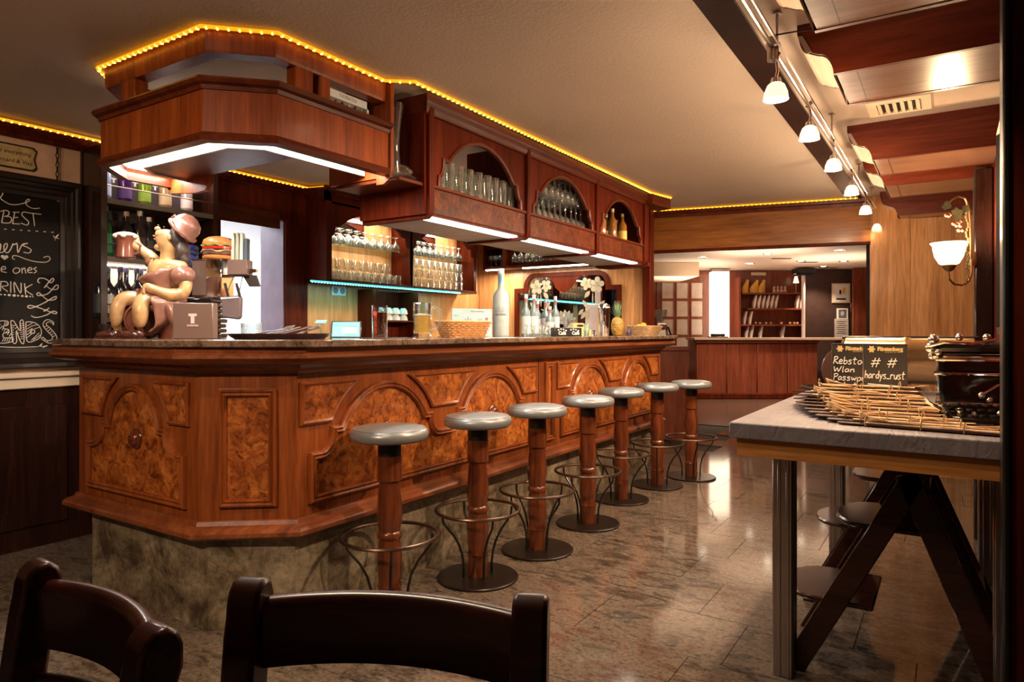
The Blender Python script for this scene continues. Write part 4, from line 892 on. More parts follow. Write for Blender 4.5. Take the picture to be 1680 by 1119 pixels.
cb = thing('card_holder', 'brown box holding upright menu cards left of the violet jamb', 'holder', P0+Vector((.175*RX,.175*RY,.3245)), rad(AZ))
MB().box((-.045,-.05,0), (.058,.03,.078)).obj('box', bxm, cb, bevel=.003)
for i, c in enumerate(((.05,.035,.03),(.62,.66,.55),(.45,.48,.36),(.66,.68,.62),(.06,.09,.13))):
    MB().prism([(-.06+i*.022,.079),(-.042+i*.022,.079),(-.042+i*.022,.19),(-.047+i*.022,.22-.03*(i in (0,4))),(-.055+i*.022,.22-.03*(i in (0,4)))], -.02, .02, frame((0,0,0),(1,0,0),(0,0,1))).obj('card', plain('card_paper', c, .5), cb)
MB().box((.06,-.03,.012), (.095,.02,.032)).obj('card_slot', M['chrome'], cb); 
fr = frame((.03,-.02,-.03), (1,0,0), (0,0,1)); MB().prism([(-.005,.03),(.065,.03),(.085,-.03),(.030,-.03)], -.01, .01, fr).obj('flap', M['frame'], cb)
bgp = thing('hanging_pouch', 'small dark grey pouch hanging in front of the kitchen opening', 'bag', P0+Vector((.165*RX-.07*FX,.165*RY-.07*FY,.105)), rad(AZ))
pm = plain('pouch_leather', (.12,.085,.085), .45)
b = MB(); b.prism([(-.05,0),(.035,-.012),(.047,0),(.05,.10),(.035,.112),(-.04,.105),(-.05,.09)], -.018, .018, frame((0,0,0),(1,0,0),(0,0,1))); b.obj('pouch_body', pm, bgp, bevel=.008, seg=2); MB().tube([(-.04,-.02,.095),(.04,-.02,.10)], .002, 5).obj('zip', M['steel'], bgp); MB().tube([(.03,0,.11),(.034,.02,.16),(.03,.06,.22)], .003, 5).tube([(-.035,0,.10),(-.02,.03,.18),(-.01,.06,.22)], .003, 5).obj('strap', pm, bgp)
for px, lb in ((375,'left wooden clip peg above the pouch'),(394,'right wooden clip peg above the pouch')):
    p = atD(px, 488, 3.47); o = MB().box((-.006,-.004,-.0), (.006,.004,.075)).obj('clip_peg', M['frame']); o.location = p; o.rotation_euler = (0, rad(-15), rad(AZ)); tag(o, lb, 'peg', 'pegs at the dispenser')
# tumbler and cutlery tray
o = glass_obj('water_tumbler', [(.040,0),(.045,.004),(.048,.07),(.046,.07),(.041,.010),(.001,.008)], 'clear water tumbler behind the cutlery tray', 'glass', None, (*pt(413,-2.68)[:2],TZ), 18)
ct = thing('cutlery_tray', 'dark oval tray with cutlery on the bar', 'tray', pt(462,-2.40), pi/2-.18)
traym = plain('tray_violet_brown', (.06,.03,.035), .3, coat=.3)
MB().loft([[(.20*cos(2*pi*i/32), .10*sin(2*pi*i/32), 0) for i in range(32)], [(.235*cos(2*pi*i/32), .125*sin(2*pi*i/32), .022) for i in range(32)], [(.24*cos(2*pi*i/32), .13*sin(2*pi*i/32), .024) for i in range(32)], [(.20*cos(2*pi*i/32), .10*sin(2*pi*i/32), .005) for i in range(32)]]).obj('tray', traym, ct)
for k in range(9):
    a = rad(-12+k*5); c = Vector((-.10+.028*k, -.045+.011*(k % 5), .027+.004*(k % 3))); kind = ('fork','knife','spoon')[k % 3]
    b = MB(); 
    if kind == 'fork':
        b.box((-.09,-.004,0), (.05,.004,.002)); b.box((.05,-.011,0), (.065,.011,.002))
        for s in (-.009,-.003,.003,.009): b.box((.065,s-.0013,0), (.10,s+.0013,.002))
    elif kind == 'knife': b.box((-.10,-.007,0), (.0,.007,.005)); b.prism([(0,-.006),(.09,-.008),(.105,.0),(.10,.007),(0,.006)], 0, .002)
    else: b.box((-.09,-.004,0), (.05,.004,.002)); b.ball((.07,0,.003), (.026,.016,.004), 10, 5)
    o = b.obj(kind, M['steel']); w = ct.matrix_basis @ c if False else (Matrix.Translation(ct.location) @ Matrix.Rotation(ct.rotation_euler[2], 4, 'Z') @ c)
    o.location = w; o.rotation_euler = (0, rad(-8-2*(k % 4)), ct.rotation_euler[2]+a)
    tag(o, {'fork':'steel fork in the dark cutlery tray, ','knife':'steel knife in the dark cutlery tray, ','spoon':'steel spoon in the dark cutlery tray, '}[kind]+ORD[k//3]+' from left', kind, kind+'s in the cutlery tray')
o = MB().prism([(-.006,0),(.006,0),(.008,.10),(.004,.16),(-.006,.10)], 0, .003).obj('bar_knife', M['frame']); o.location = (*pt(598,-2.28)[:2],TZ); o.rotation_euler = (0,0,rad(-3)); tag(o, 'dark handled knife lying flat left of the cola glass', 'knife')
# tablet till
tb = thing('tablet', 'tablet till with glowing cyan screen on the bar', 'tablet', pt(567,-2.62), rad(42))
b = MB(); b.M = Matrix.Rotation(rad(-32), 4, 'X'); b.box((-.078,0,0), (.078,.010,.105)); b.obj('casing', M['black'], tb, bevel=.004)
b = MB(); b.M = Matrix.Rotation(rad(-32), 4, 'X'); b.box((-.068,-.0012,.010), (.068,0,.095)); b.obj('screen', glow('screen_cyan', (.12,.62,.72), .9), tb)
b = MB(); b.M = Matrix.Rotation(rad(-32), 4, 'X'); b.box((-.02,-.002,.03), (.055,-.0013,.062)); b.obj('screen_window', glow('screen_pale', (.62,.80,.88), 1.0), tb)
b = MB(); b.M = Matrix.Rotation(rad(-32), 4, 'X'); b.box((-.02,-.002,.066), (.055,-.0013,.076)).box((-.062,-.002,.070), (-.03,-.0013,.088)).box((.0,-.002,.014), (.055,-.0013,.024)); b.obj('screen_bar', glow('screen_green', (.10,.40,.20), .8), tb)
MB().box((-.05,.03,0), (.05,.10,.012)).box((-.03,.05,.01), (.03,.062,.06)).obj('stand', M['black'], tb)
wc = MB().box((-.03,-.002,0), (.03,.002,.025)).obj('price_card', plain('cyan_lit_card', (.25,.60,.62), .5)); wc.location = (-2.75, onX(525,530,-2.75).y, TZ+.075); wc.rotation_euler = (rad(-50),0,rad(20)); tag(wc, 'small cyan-lit card sticking out of the holder behind the tray', 'card')  # cyan light put into the card's base colour
o = MB().tube([(0,0,0),(0,0,.078)], .004, 6).ball((0,0,.003), (.02,.02,.003), 10, 4).obj('card_stand', M['steel']); o.location = (-2.75, wc.location.y, TZ); tag(o, 'thin steel stand under the cyan-lit card', 'stand')
# cola glass
cg = thing('cola_glass', 'tall straight glass of cola with red lettering', 'glass', pt(623,-2.42), rad(AZ))
MB().lathe([(.036,0),(.0385,.006),(.0395,.165),(.0375,.165),(.0365,.016),(.001,.014)], 24, capt=False).obj('tumbler', M['glass_clean'], cg, smooth=50)
MB().lathe([(.0355,.017),(.0368,.128),(.001,.129)], 24).obj('cola', plain('cola', (.05,.010,.004), .1, coat=.5), cg)
for i in range(3): MB().box((-.012+.01*i,-.015+.01*i,.112+.004*i), (.010+.01*i,.007+.01*i,.136+.003*i)).obj('ice_cube', M['glass'], cg, bevel=.003)
redm = plain('red_print', (.60,.05,.02), .45)
def cyl_text(body, size, R, parent, mat, ang0, z0, vertical=False, name='lettering'):
    o = text(body, size, frame((0,0,0), (1,0,0), (0,0,1)), parent, mat, name=name, bold=.0006)
    for v in o.data.vertices:
        x, n, z = v.co.x, v.co.y, v.co.z
        if vertical: x, z = -z, x
        a = ang0+x/R; v.co = (R*sin(a), -R*cos(a)-0.0004, z0+z)
    return o
cyl_text('Sinalco', .034, .0402, cg, redm, -.45, .068, True)
d = MB(); d.lathe([(.0402,0),(.0402,.001)], 4)
b = MB(); b.v = []; b.f = []
pts = [(.012*cos(2*pi*i/18), .012*sin(2*pi*i/18)) for i in range(18)]
b.add([(.0402*sin(-.45+x/.0402), -.0402*cos(-.45+x/.0402), .122+zz) for x, zz in pts], [tuple(range(18))]); b.obj('red_dot', redm, cg, smooth=0)
# beer mug
mg = thing('beer_mug', 'glass beer mug with handle, two thirds full', 'mug', pt(693,-2.40), pi/2-.6)
MB().lathe([(.050,0),(.052,.008),(.047,.02),(.050,.03),(.050,.185),(.053,.19),(.049,.19),(.046,.03),(.001,.022)], 16, capt=False).obj('glass_body', M['glass_clean'], mg, smooth=20)
MB().lathe([(.0445,.024),(.046,.115),(.001,.116)], 20).obj('beer', plain('beer', (.60,.34,.08), .1, coat=.5), mg); MB().lathe([(.0452,.117),(.0455,.126),(.02,.129),(.001,.129)], 20).obj('foam', plain('beer_foam', (.75,.62,.48), .6), mg)
MB().tube([(.050,0,.165),(.075,0,.165),(.095,0,.150),(.104,0,.115),(.097,0,.075),(.078,0,.05),(.050,0,.045)], .0095, 8).obj('handle', M['glass'], mg)
# baskets -----------------------------------------------------------
wick = plain('wicker', (.50,.24,.085), .55, var=.35, vs_=60)
def basket(name, label, loc, rz, L, Wd, h, flare=.03, colm=wick):
    t = thing(name, label, 'basket', loc, rz); n = 44
    def rr(k, u):     # rounded rectangle ring
        a = 2*pi*k/n; p = 4; c, s = cos(a), sin(a); d = (abs(c)**p+abs(s)**p)**(-1/p); return ((L/2+u)*d*c, (Wd/2+u)*d*s)
    b = MB(); rows = 9
    for j in range(rows):
        z_ = .004+(h-.01)*j/(rows-1); u = flare*j/(rows-1)-flare
        b.tube([(rr(k,u)[0]*(1+.012*(1 if (k+j) % 2 else -1)), rr(k,u)[1]*(1+.02*(1 if (k+j) % 2 else -1)), z_) for k in range(n)], h/rows*.62, 5, True)
    o = b.obj('weave', colm, t); o['kind'] = 'stuff'
    b = MB(); b.tube([(*rr(k,.002), h-.002+.003*(k % 2)) for k in range(n)], .006, 6, True); b.obj('rim', colm, t)
    MB().box((-L/2+flare,-Wd/2+flare,0), (L/2-flare,Wd/2-flare,.005)).obj('bottom', colm, t); return t
b1 = basket('bread_basket', 'rectangular wicker basket beside the beer mug', pt(760,-2.42), pi/2-.05, .36, .20, .092)
o = MB().box((-.13,-.06,0), (.13,.06,.014)).obj('paper_napkins', plain('napkin_white', (.7,.64,.58), .7)); o.location = (b1.location.x, b1.location.y, TZ+.080); o.rotation_euler = (0,0,pi/2); tag(o, 'white napkins lying in the basket beside the beer mug', 'napkins')
# card display behind basket
dc = thing('drinks_card', 'pale blue upright drinks card behind the basket', 'card', pt(775,-2.66), rad(70))
MB().box((-.16,0,0), (.16,.006,.185)).obj('board', plain('pale_blue_card', (.24,.33,.35), .5), dc)
inkm = plain('grey_ink', (.16,.18,.19), .6)
frd = frame((0,-.0006,0), (1,0,0), (0,0,1))
b = MB()
for x, h in ((-.055,.03),(-.035,.045),(-.015,.03),(-.045,.02),(.05,.03),(.07,.03)): b.prism([(x-.007,.09),(x+.007,.09),(x+.006,.09+h*.6),(x+.002,.09+h),(x-.002,.09+h),(x-.006,.09+h*.6)], 0, .0006, frd)
b.tube([(-.145+.035*(i/8), -.0008, .145-.010*sin(pi*i/8)) for i in range(9)], .0015, 4); b.obj('drawings', inkm, dc)
b = MB(); b.prism([(.115+.012*sin(t)**3*1.1, .118+.0009*(13*cos(t)-5*cos(2*t)-2*cos(3*t)-cos(4*t))) for t in [2*pi*i/24 for i in range(24)]], 0, .0006, frd); b.obj('heart', plain('heart_ink', (.18,.10,.11), .6), dc)
text('Unsere Empfehlung', .014, frame((.04,-.0006,.168), (1,0,0), (0,0,1)), dc, inkm)
# big frosted bottle
fb = thing('frosted_bottle', 'large frosted glass vodka bottle with cyan-lit neck', 'bottle', pt(822,-2.62), rad(AZ))
frs = plain('frosted_glass', (.34,.38,.36), .5, var=.12, vs_=25)
MB().lathe([(.052,0),(.056,.008),(.056,.265),(.050,.295),(.034,.318),(.023,.335),(.021,.42),(.024,.423),(.024,.436),(.021,.438)], 28).obj('body', frs, fb); MB().lathe([(.0225,.438),(.0225,.462),(.001,.463)], 20).obj('stopper', M['white'], fb)
cyl_text('BELVEDERE', .017, .0565, fb, inkm, 0, .150)
b = MB(); 
for i in range(13):
    a = -.85+1.7*i/12; h = .012+.028*abs(sin(i*2.1)); R_ = .0566; b.add([(R_*sin(a-.05), -R_*cos(a-.05), .165), (R_*sin(a+.05), -R_*cos(a+.05), .165), (R_*sin(a+.04), -R_*cos(a+.04), .165+h), (R_*sin(a-.04), -R_*cos(a-.04), .165+h)], [(0,1,2,3)])
b.obj('etched_palace', plain('grey_etch', (.25,.27,.27), .6), fb, smooth=0)
b = MB(); R_ = .0226; b.add([(R_*sin(a), -sqrt(max(0,R_*R_-(R_*sin(a))**2)), zz) for zz in (.345,.415) for a in (-.5,0,.5)], [(0,1,4,3),(1,2,5,4)]); b.obj('neck_strip', plain('cyan_lit_strip', (.10,.28,.45), .4), fb, smooth=0)  # cyan light on the neck put into a coloured strip
# group of bottles and glasses near the end
clr = plain('clear_spirit', (.12,.16,.17), .12, coat=.5)
for px, X, h, lb in ((863,-2.55,.30,'white-labelled bottle at the left of the bottle group'),(876,-2.52,.30,'white-labelled bottle second from the left'),(882,-2.64,.27,'clear bottle behind the second labelled bottle'),(895,-2.58,.28,'clear bottle with blue cap in the middle of the group'),(902,-2.50,.22,'short clear bottle in front of the blue-capped one'),(911,-2.60,.31,'broad white-labelled bottle right in the group')):
    p = pt(px, X); bottle('spirit_bottle', lb, p, h, .033, None, (.72,.70,.70) if h != .28 else (.25,.35,.5), (.46,.45,.43), 'clear spirit bottles on the bar', gls=clr, neck=.36, labz=(.1,.55))
    o = MB().lathe([(.0128,h*.83),(.0128,h*.88)], 10, capb=False, capt=False).obj('red_band', redm, bpy.data.objects[-1] if False else [x for x in bpy.data.objects if x.get('label') == lb][0])
for px, X, lb in ((868,-2.40,'overturned small glass at the left of the bottle group'),(881,-2.36,'overturned small glass in front of the second bottle'),(893,-2.38,'overturned small glass in the middle of the front row'),(904,-2.42,'overturned small glass at the right of the front row')):
    glass_obj('shot_glass', flip(TUMB), lb, 'glass', 'overturned glasses before the bottles', pt(px, X), 14)
nh = thing('napkin_holder', 'black napkin holder with white print on the bar', 'holder', pt(929,-2.30), rad(62))
MB().box((-.115,-.03,0), (.115,.03,.062)).obj('body', M['black'], nh, bevel=.004)
for u in (-.055,.06): text('Café', .034, frame((u,-.0312,.022), (1,0,0), (0,0,1)), nh, M['chalk'], bold=.0008)
b = MB(); [b.ball((-.085+.021*i,-.031,.045+.006*sin(i*1.3)), (.007,.0008,.005), 6, 4) for i in range(9) if i != 4]; b.obj('print', M['chalk'], nh)
cr = glass_obj('crystal_glass', [(.034,0),(.036,.006),(.028,.02),(.026,.03),(.036,.10),(.046,.175),(.044,.175),(.033,.10),(.001,.03)], 'tall cut crystal glass in front of the etched mirror', 'glass', None, pt(932,-2.42), 9); cr.data.polygons.foreach_set('use_smooth', [False]*len(cr.data.polygons))
wb = thing('wooden_caddy', 'pale wooden caddy with carved handle behind the crystal glass', 'caddy', pt(947,-2.62), rad(60))
pw = plain('pale_wood', (.62,.40,.17), .5)
for y in (-.04,.04): MB().prism([(-.11,.0),(.11,0),(.11,.05),(.075,.062),(.06,.085),(.03,.105),(-.03,.105),(-.06,.085),(-.075,.062),(-.11,.05)], y-.005, y+.005, frame((0,0,.0),(1,0,0),(0,0,1))).obj('side_board', pw, wb)
MB().box((-.11,-.035,0), (.11,.035,.01)).box((-.11,-.035,0), (-.10,.035,.045)).box((.10,-.035,0), (.11,.035,.045)).obj('base', pw, wb); MB().prism([(.035*cos(2*pi*i/14), .083+.010*sin(2*pi*i/14)) for i in range(14)], .0452, .0462, frame((0,0,0),(1,0,0),(0,0,1))).obj('handle_hole', M['frame'], wb)
sh = thing('straw_cup', 'striped green and white straws standing beside the napkin holder', 'straws', pt(962,-2.38))
for i in range(6):
    a = i*1.05; MB().tube([(.012*cos(a), .012*sin(a), .0), (.024*cos(a)+.01, .024*sin(a), .095)], .004, 6).obj('straw', plain('straw_stripe', (.55,.62,.52) if i % 2 else (.12,.36,.26), .5), sh)
MB().lathe([(.020,0),(.022,.045),(.020,.045),(.018,.004)], 12, capt=False).obj('cup', M['glass'], sh)
pr_ = thing('bottle_pourer', 'small metal stopper standing right of the striped straws', 'stopper', pt(974,-2.30)); MB().lathe([(.022,0),(.022,.004),(.008,.008),(.006,.03),(.012,.036),(.012,.044),(.001,.046)], 14).obj('stopper', M['chrome'], pr_)
skr = thing('cocktail_shaker', 'tall polished steel cocktail shaker beside the pineapple', 'shaker', pt(991,-2.36))
MB().lathe([(.036,0),(.040,.01),(.050,.215),(.050,.225)], 28).obj('cup', M['chrome'], skr); MB().lathe([(.050,.226),(.047,.245),(.036,.258),(.001,.262)], 28).obj('lid', M['chrome'], skr)
pn = thing('pineapple', 'ripe pineapple with leafy crown on the bar end', 'pineapple', pt(1013,-2.42))
b = MB(); n = 13; 
pm_ = plain('pineapple_skin', (.36,.20,.035), .5, var=.4, vs_=30)
b.lathe([(.025,0),(.045,.02),(.053,.06),(.052,.10),(.042,.14),(.022,.158)], 18); b.obj('fruit_core', pm_, pn)
b = MB()
for j in range(9):
    z_ = .012+.016*j; r = .051*sqrt(max(.15, 1-((z_-.075)/.09)**2))
    for i in range(n):
        a = 2*pi*(i+.5*(j % 2))/n; b.M = Matrix.Translation((r*cos(a), r*sin(a), z_)) @ Matrix.Rotation(a, 4, 'Z'); b.add([(.008,0,0),(-.001,-.012,0),(-.001,0,-.011),(-.001,.012,0),(-.001,0,.011)], [(0,1,2),(0,2,3),(0,3,4),(0,4,1)])
o = b.obj('eyes', pm_, pn, smooth=0); o['kind'] = 'stuff'
lfm = plain('pineapple_leaf', (.13,.20,.10), .45, var=.3, vs_=15)
for j in range(4):
    for i in range(7):
        a = 2*pi*(i+.4*j)/7; L = .06+.022*j; out = .055-.012*j; b = MB(); w = .011
        P = [Vector((.012*cos(a), .012*sin(a), .15)), Vector(((.012+out*.4)*cos(a), (.012+out*.4)*sin(a), .15+L*.6)), Vector(((.012+out)*cos(a), (.012+out)*sin(a), .15+L*1.25))]
        t_ = Vector((-sin(a), cos(a), 0)); b.add([P[0]+t_*w, P[0]-t_*w, P[1]+t_*w*.7, P[1]-t_*w*.7, P[2], P[1]+Vector((cos(a),sin(a),-.4))*.003], [(0,1,3,5),(0,5,2),(2,5,4),(5,3,4)]); b.obj('leaf', lfm, pn, smooth=0)
b2 = basket('fruit_basket', 'pale wicker basket of fruit at the far end of the bar', pt(1058,-2.40), pi/2, .36, .26, .085, .04, plain('pale_wicker', (.55,.34,.17), .55, var=.35, vs_=60))
lem = plain('lemon_peel', (.80,.52,.05), .4, vs_=60)
for i, (x, y, z_, lb) in enumerate(((-.02,-.09,.075,'lemon at the left of the fruit basket'),(.0,-.035,.090,'topmost lemon in the fruit basket'),(-.05,-.03,.072,'lemon half hidden behind the topmost one'))):
    o = MB().lathe([(.002,-.040),(.010,-.036),(.024,-.022),(.030,0),(.024,.022),(.010,.036),(.002,.040)], 14).obj('lemon', lem, smooth=60); o.location = (b2.location.x+x, b2.location.y+y, TZ+z_); o.rotation_euler = (pi/2,.3,i*.8); tag(o, lb, 'lemon', 'lemons in the fruit basket')
o = MB().lathe([(.030,0),(.034,.02),(.034,.06),(.028,.075),(.001,.08)], 16).obj('dark_jar', M['black']); o.location = (b2.location.x, b2.location.y+.06, TZ+.045); tag(o, 'black lidded jar standing in the fruit basket', 'jar')
o = MB().lathe([(.02,0),(.024,.03),(.012,.05),(.012,.06)], 12).obj('dark_bottle_small', plain('violet_glass', (.05,.03,.06), .2)); o.location = pt(1032,-2.25); tag(o, 'tiny dark violet bottle left of the fruit basket', 'bottle'); o.name = 'tiny_bottle'
# coffee grinder beyond the bar
cgx = atD(1084,553,7.9); gr = thing('coffee_grinder', 'silver coffee grinder beyond the end of the bar', 'grinder', (cgx.x,cgx.y,1.05), rad(AZ))
MB().box((-.09,-.08,0), (.09,.08,.10)).box((-.06,-.05,.10), (.07,.06,.28)).obj('body', M['steel'], gr, bevel=.015); MB().lathe([(.03,.28),(.07,.36),(.075,.42),(.07,.42),(.025,.285)], 16, capt=False).obj('hopper', M['glass'], gr); MB().box((-.03,-.13,.20), (.05,-.05,.25)).obj('spout', M['chrome'], gr, bevel=.01); MB().tube([(.06,-.1,.22),(.09,-.14,.12)], .01, 6).obj('lever', M['black'], gr)
gs = thing('service_cabinet', 'dark wooden service cabinet behind the bar end under the grinder', 'cabinet', (cgx.x,cgx.y,0), rad(AZ)); MB().box((-.45,-.25,0), (.25,.4,1.0)).obj('body', M['foyer'], gs); MB().box((-.47,-.27,1.0), (.27,.42,1.049)).obj('top', M['foyer'], gs, bevel=.008)
o = MB().box((-.06,-.01,0), (.06,.01,.13)).obj('paper_card', M['white']); o.location = (cgx.x-.28*RX, cgx.y-.28*RY, 1.32); o.rotation_euler = (0,0,rad(AZ)); tag(o, 'white paper card on a wooden post beside the grinder', 'card')
o = MB().box((-.025,-.02,0), (.025,.02,.27)).obj('wooden_post', M['foyer']); o.location = (cgx.x-.28*RX, cgx.y-.28*RY, 1.05); o.rotation_euler = (0,0,rad(AZ)); tag(o, 'short wooden post holding the white paper card', 'post')
# ------------------------------------------------------------------ kitchen behind the opening
kw = MB(); kx0, kx1, ky0, ky1 = -6.6, WX0-.27, 2.0, 5.2
kw.box((kx0-.1,ky0,0), (kx0,ky1,2.4)).box((kx0,ky0-.1,0), (kx1,ky0,2.4)).box((kx0,ky1,0), (kx1,ky1+.1,2.4))
struct(kw.obj('wall_kitchen', M['kitchen']), 'white kitchen walls seen through the opening')
struct(MB().box((kx0,ky0,2.4), (kx1,ky1,2.5)).obj('ceiling_kitchen', M['white']))
kl = thing('kitchen_lamp', 'bright white kitchen ceiling lamp seen through the opening', 'lamp', (-5.6,3.6,2.30)); MB().box((-.55,-.3,0), (.55,.3,.03)).obj('diffuser', glow('kitchen_light', (.92,.96,1), 9), kl); MB().box((-.58,-.33,.03), (.58,.33,.09)).obj('housing', M['white'], kl)
kwin = MB().box((kx0+.001,3.9,1.72), (kx0+.02,5.0,2.2)).obj('window_1', glow('bright_window', (.97,.99,1), 2.2)); struct(kwin, 'bright frosted kitchen window')
light('kitchen_area', 'AREA', (-5.5,3.5,2.28), 70, (.88,.94,1), 1.0, rot=(0,0,0))
# ------------------------------------------------------------------ chalkboard on the left wall
cbd = thing('chalkboard', 'large black-framed chalkboard with white handwriting on the left wall', 'chalkboard', (WX0,1.0,.99))
Y1, Z0_, Z1_ = 2.030, 1.005, 2.085; Y0 = .30
fb_ = face((WX0,0,0), pi/2)
MB().box((WX0,Y0+.06,Z0_+.06), (WX0+.018,Y1-.06,Z1_-.06)).obj('slate', M['slate_board'], cbd, world=True)
MB().sweep([(Y0,Z0_),(Y0,Z1_),(Y1,Z1_),(Y1,Z0_)], [(0,0),(0,.045),(.012,.052),(.03,.050),(.038,.040),(.055,.046),(.062,.036),(.085,.040),(.092,.030),(.115,.030),(.118,0)], fb_, True).obj('frame', M['frame'], cbd, world=True)
XS = WX0+.0195
def zb1(x, y): return onX(x/6.586, 280+y/6.583, XS)      # strokes read off at this scale
def zb2(x, y): return onX(x/6.214, 440+y/6.217, XS)
def strokes(name, lists, w=.0022, f=zb1):
    b = MB()
    for L in lists:
        P = [f(*p) for p in L]
        if len(P) > 2:
            Q = []
            for i in range(len(P)-1):
                p0, p1, p2, p3 = P[max(i-1,0)], P[i], P[i+1], P[min(i+2,len(P)-1)]
                for k in range(4):
                    t = k/4; Q.append(.5*((2*p1)+(p2-p0)*t+(2*p0-5*p1+4*p2-p3)*t*t+(3*p1-p0-3*p2+p3)*t**3))
            Q.append(P[-1]); P = Q
        b.tube(P, w, 4)
    b.obj(name, M['chalk'], cbd, world=True)
strokes('script_line', [[(-60,330),(-30,250),(10,205),(32,225),(25,265),(5,290),(30,320),(100,360),(180,368),(270,348),(318,325),(312,308),(282,325),(282,360),(320,395),(375,410),(430,404)]], .0026)
strokes('capitals_best', [[(42,440),(18,560)],[(5,440),(60,428),(100,450),(85,485),(45,495)],[(45,495),(110,500),(125,530),(100,565),(18,562)],[(160,450),(135,575)],[(140,450),(208,450)],[(150,508),(195,505)],[(135,572),(215,577)],[(305,455),(255,448),(235,475),(270,515),(310,555),(290,588),(225,565)],[(298,455),(445,472)],[(358,465),(375,598)]], .0026)
strokes('dashed_line', [[(x,632+(x-50)*.065),(x+26,633+(x-50)*.065)] for x in range(-40,650,85)], .0024)
strokes('script_beers', [[(-40,880),(0,860),(8,800),(-15,790),(-20,860),(20,885),(70,840),(78,790),(48,800),(45,860),(80,888),(115,850),(140,792),(150,800),(165,795),(185,790),(195,885),(240,800),(300,785)],[(300,785),(245,805),(300,830),(338,860),(310,890),(255,880)]], .0028)
strokes('border_line', [[(-60,160),(590,248)],[(655,305),(660,600),(672,900),(690,1119)]], .0018)
strokes('corner_curls', [[(600,285),(580,275),(560,290),(575,310),(600,300),(620,260),(635,245)],[(600,285),(610,320),(645,335)],[(575,700),(600,730),(635,690),(600,720),(640,735)],[(590,745),(600,748)]], .0022)
strokes('small_swirl', [[(160,960),(135,945),(145,918),(200,925),(290,960),(400,985),(500,988),(542,955),(520,925),(470,938)]], .0024)
b = MB(); hc = zb1(50,935); b.prism([(hc.y+.0015*16*sin(t)**3*.75, hc.z+.0013*(13*cos(t)-5*cos(2*t)-2*cos(3*t)-cos(4*t))*.75) for t in [2*pi*i/24 for i in range(24)]], .0182, .0195, face((WX0,0,0), pi/2)); b.obj('chalk_heart', M['chalk'], cbd, world=True)
strokes('words_the_ones', [[(-60,1030),(-50,1090)],[(-70,1050),(-35,1045)],[(10,1070),(60,1060),(50,1035),(20,1045),(15,1085),(70,1100)],[(165,1050),(140,1080),(165,1110),(210,1090),(205,1055),(165,1050)],[(235,1050),(240,1110)],[(240,1075),(265,1050),(280,1110)],[(300,1080),(345,1065),(325,1045),(300,1070),(310,1100),(350,1100)],[(395,1045),(365,1060),(395,1085),(365,1108)]], .0026)
strokes('capitals_drink', [[(-90,130),(-95,235),(-50,225),(-35,180),(-60,140),(-90,130)],[(10,140),(5,235)],[(5,135),(65,140),(80,175),(20,190),(80,240)],[(110,135),(110,250)],[(150,250),(145,140),(210,255),(215,150)],[(250,155),(262,268)],[(330,165),(258,215),(335,275)]], .0026, zb2)
b = MB()
for x, r in ((10,.005),(50,.006),(95,.008),(145,.009),(185,.006),(228,.007),(270,.008),(308,.005),(335,.004)):
    p = zb2(x, 268+x*.07); b.ball((XS,p.y,p.z), (.0015,r,r*.8), 8, 4)
b.obj('dotted_underline', M['chalk'], cbd, world=True)
strokes('flourish', [[(405,150),(385,135),(400,105),(450,105),(490,125),(520,150),(550,120),(535,105),(500,140),(465,185),(450,200),(475,185),(520,215),(580,215),(595,180),(570,175),(530,220),(480,265),(400,280),(375,265),(395,250),(430,280),(490,325),(560,320),(575,290),(540,300),(440,360),(320,408),(282,395),(310,380),(400,405),(470,430),(560,465),(578,450),(540,440),(480,475),(400,500),(345,500),(318,482)],[(470,420),(445,440),(470,430),(500,405)]], .0028, zb2)
def outline(name, polys, hatch):
    strokes(name, [p+[p[0]] for p in polys], .0022, zb2); strokes(name+'_hatching', hatch, .0016, zb2)
outline('letter_e', [[(-20,540),(75,540),(78,580),(40,590),(35,615),(85,625),(85,655),(35,665),(40,710),(125,710),(120,750),(-20,750)]], [[(-15+i*18,600+i*16),(5+i*18,570+i*16)] for i in range(7)]+[[(i*22,750),(20+i*22,712)] for i in range(1,5)]+[[(40,585),(55,545)],[(60,582),(72,550)]])
outline('letter_n', [[(110,540),(140,540),(205,640),(205,545),(238,545),(245,755),(210,750),(165,640),(170,750),(130,750)]], [[(118,590+i*24),(140,580+i*24)] for i in range(7)]+[[(208,570+i*22),(238,560+i*22)] for i in range(8)]+[[(140+i*12,590+i*26),(160+i*12,580+i*26)] for i in range(4)])
outline('letter_d', [[(265,548),(330,550),(390,580),(422,640),(410,700),(360,735),(275,742)]], [[(275,590+i*30),(330,560+i*26)] for i in range(5)]+[[(320,735),(400,660)],[(340,730),(412,680)],[(330,590),(385,575)],[(350,620),(410,600)]])
strokes('letter_d_curl', [[(320,670),(310,650),(330,625),(355,640),(345,665),(325,660)]], .0022, zb2)
outline('letter_s', [[(545,580),(520,550),(480,555),(475,580),(520,620),(575,690),(570,740),(500,765),(425,720),(440,705),(470,735),(520,735),(535,700),(490,650),(442,590),(450,545),(490,525),(545,550)]], [[(455+i*18,600+i*20),(480+i*16,585+i*20)] for i in range(6)]+[[(450,740),(465,720)],[(480,755),(490,735)]])
strokes('base_lines', [[(-60,800),(180,808),(400,800)],[(400,795),(430,770),(415,800),(485,790),(440,810),(430,828)],[(-60,868),(520,862)]], .0022, zb2)
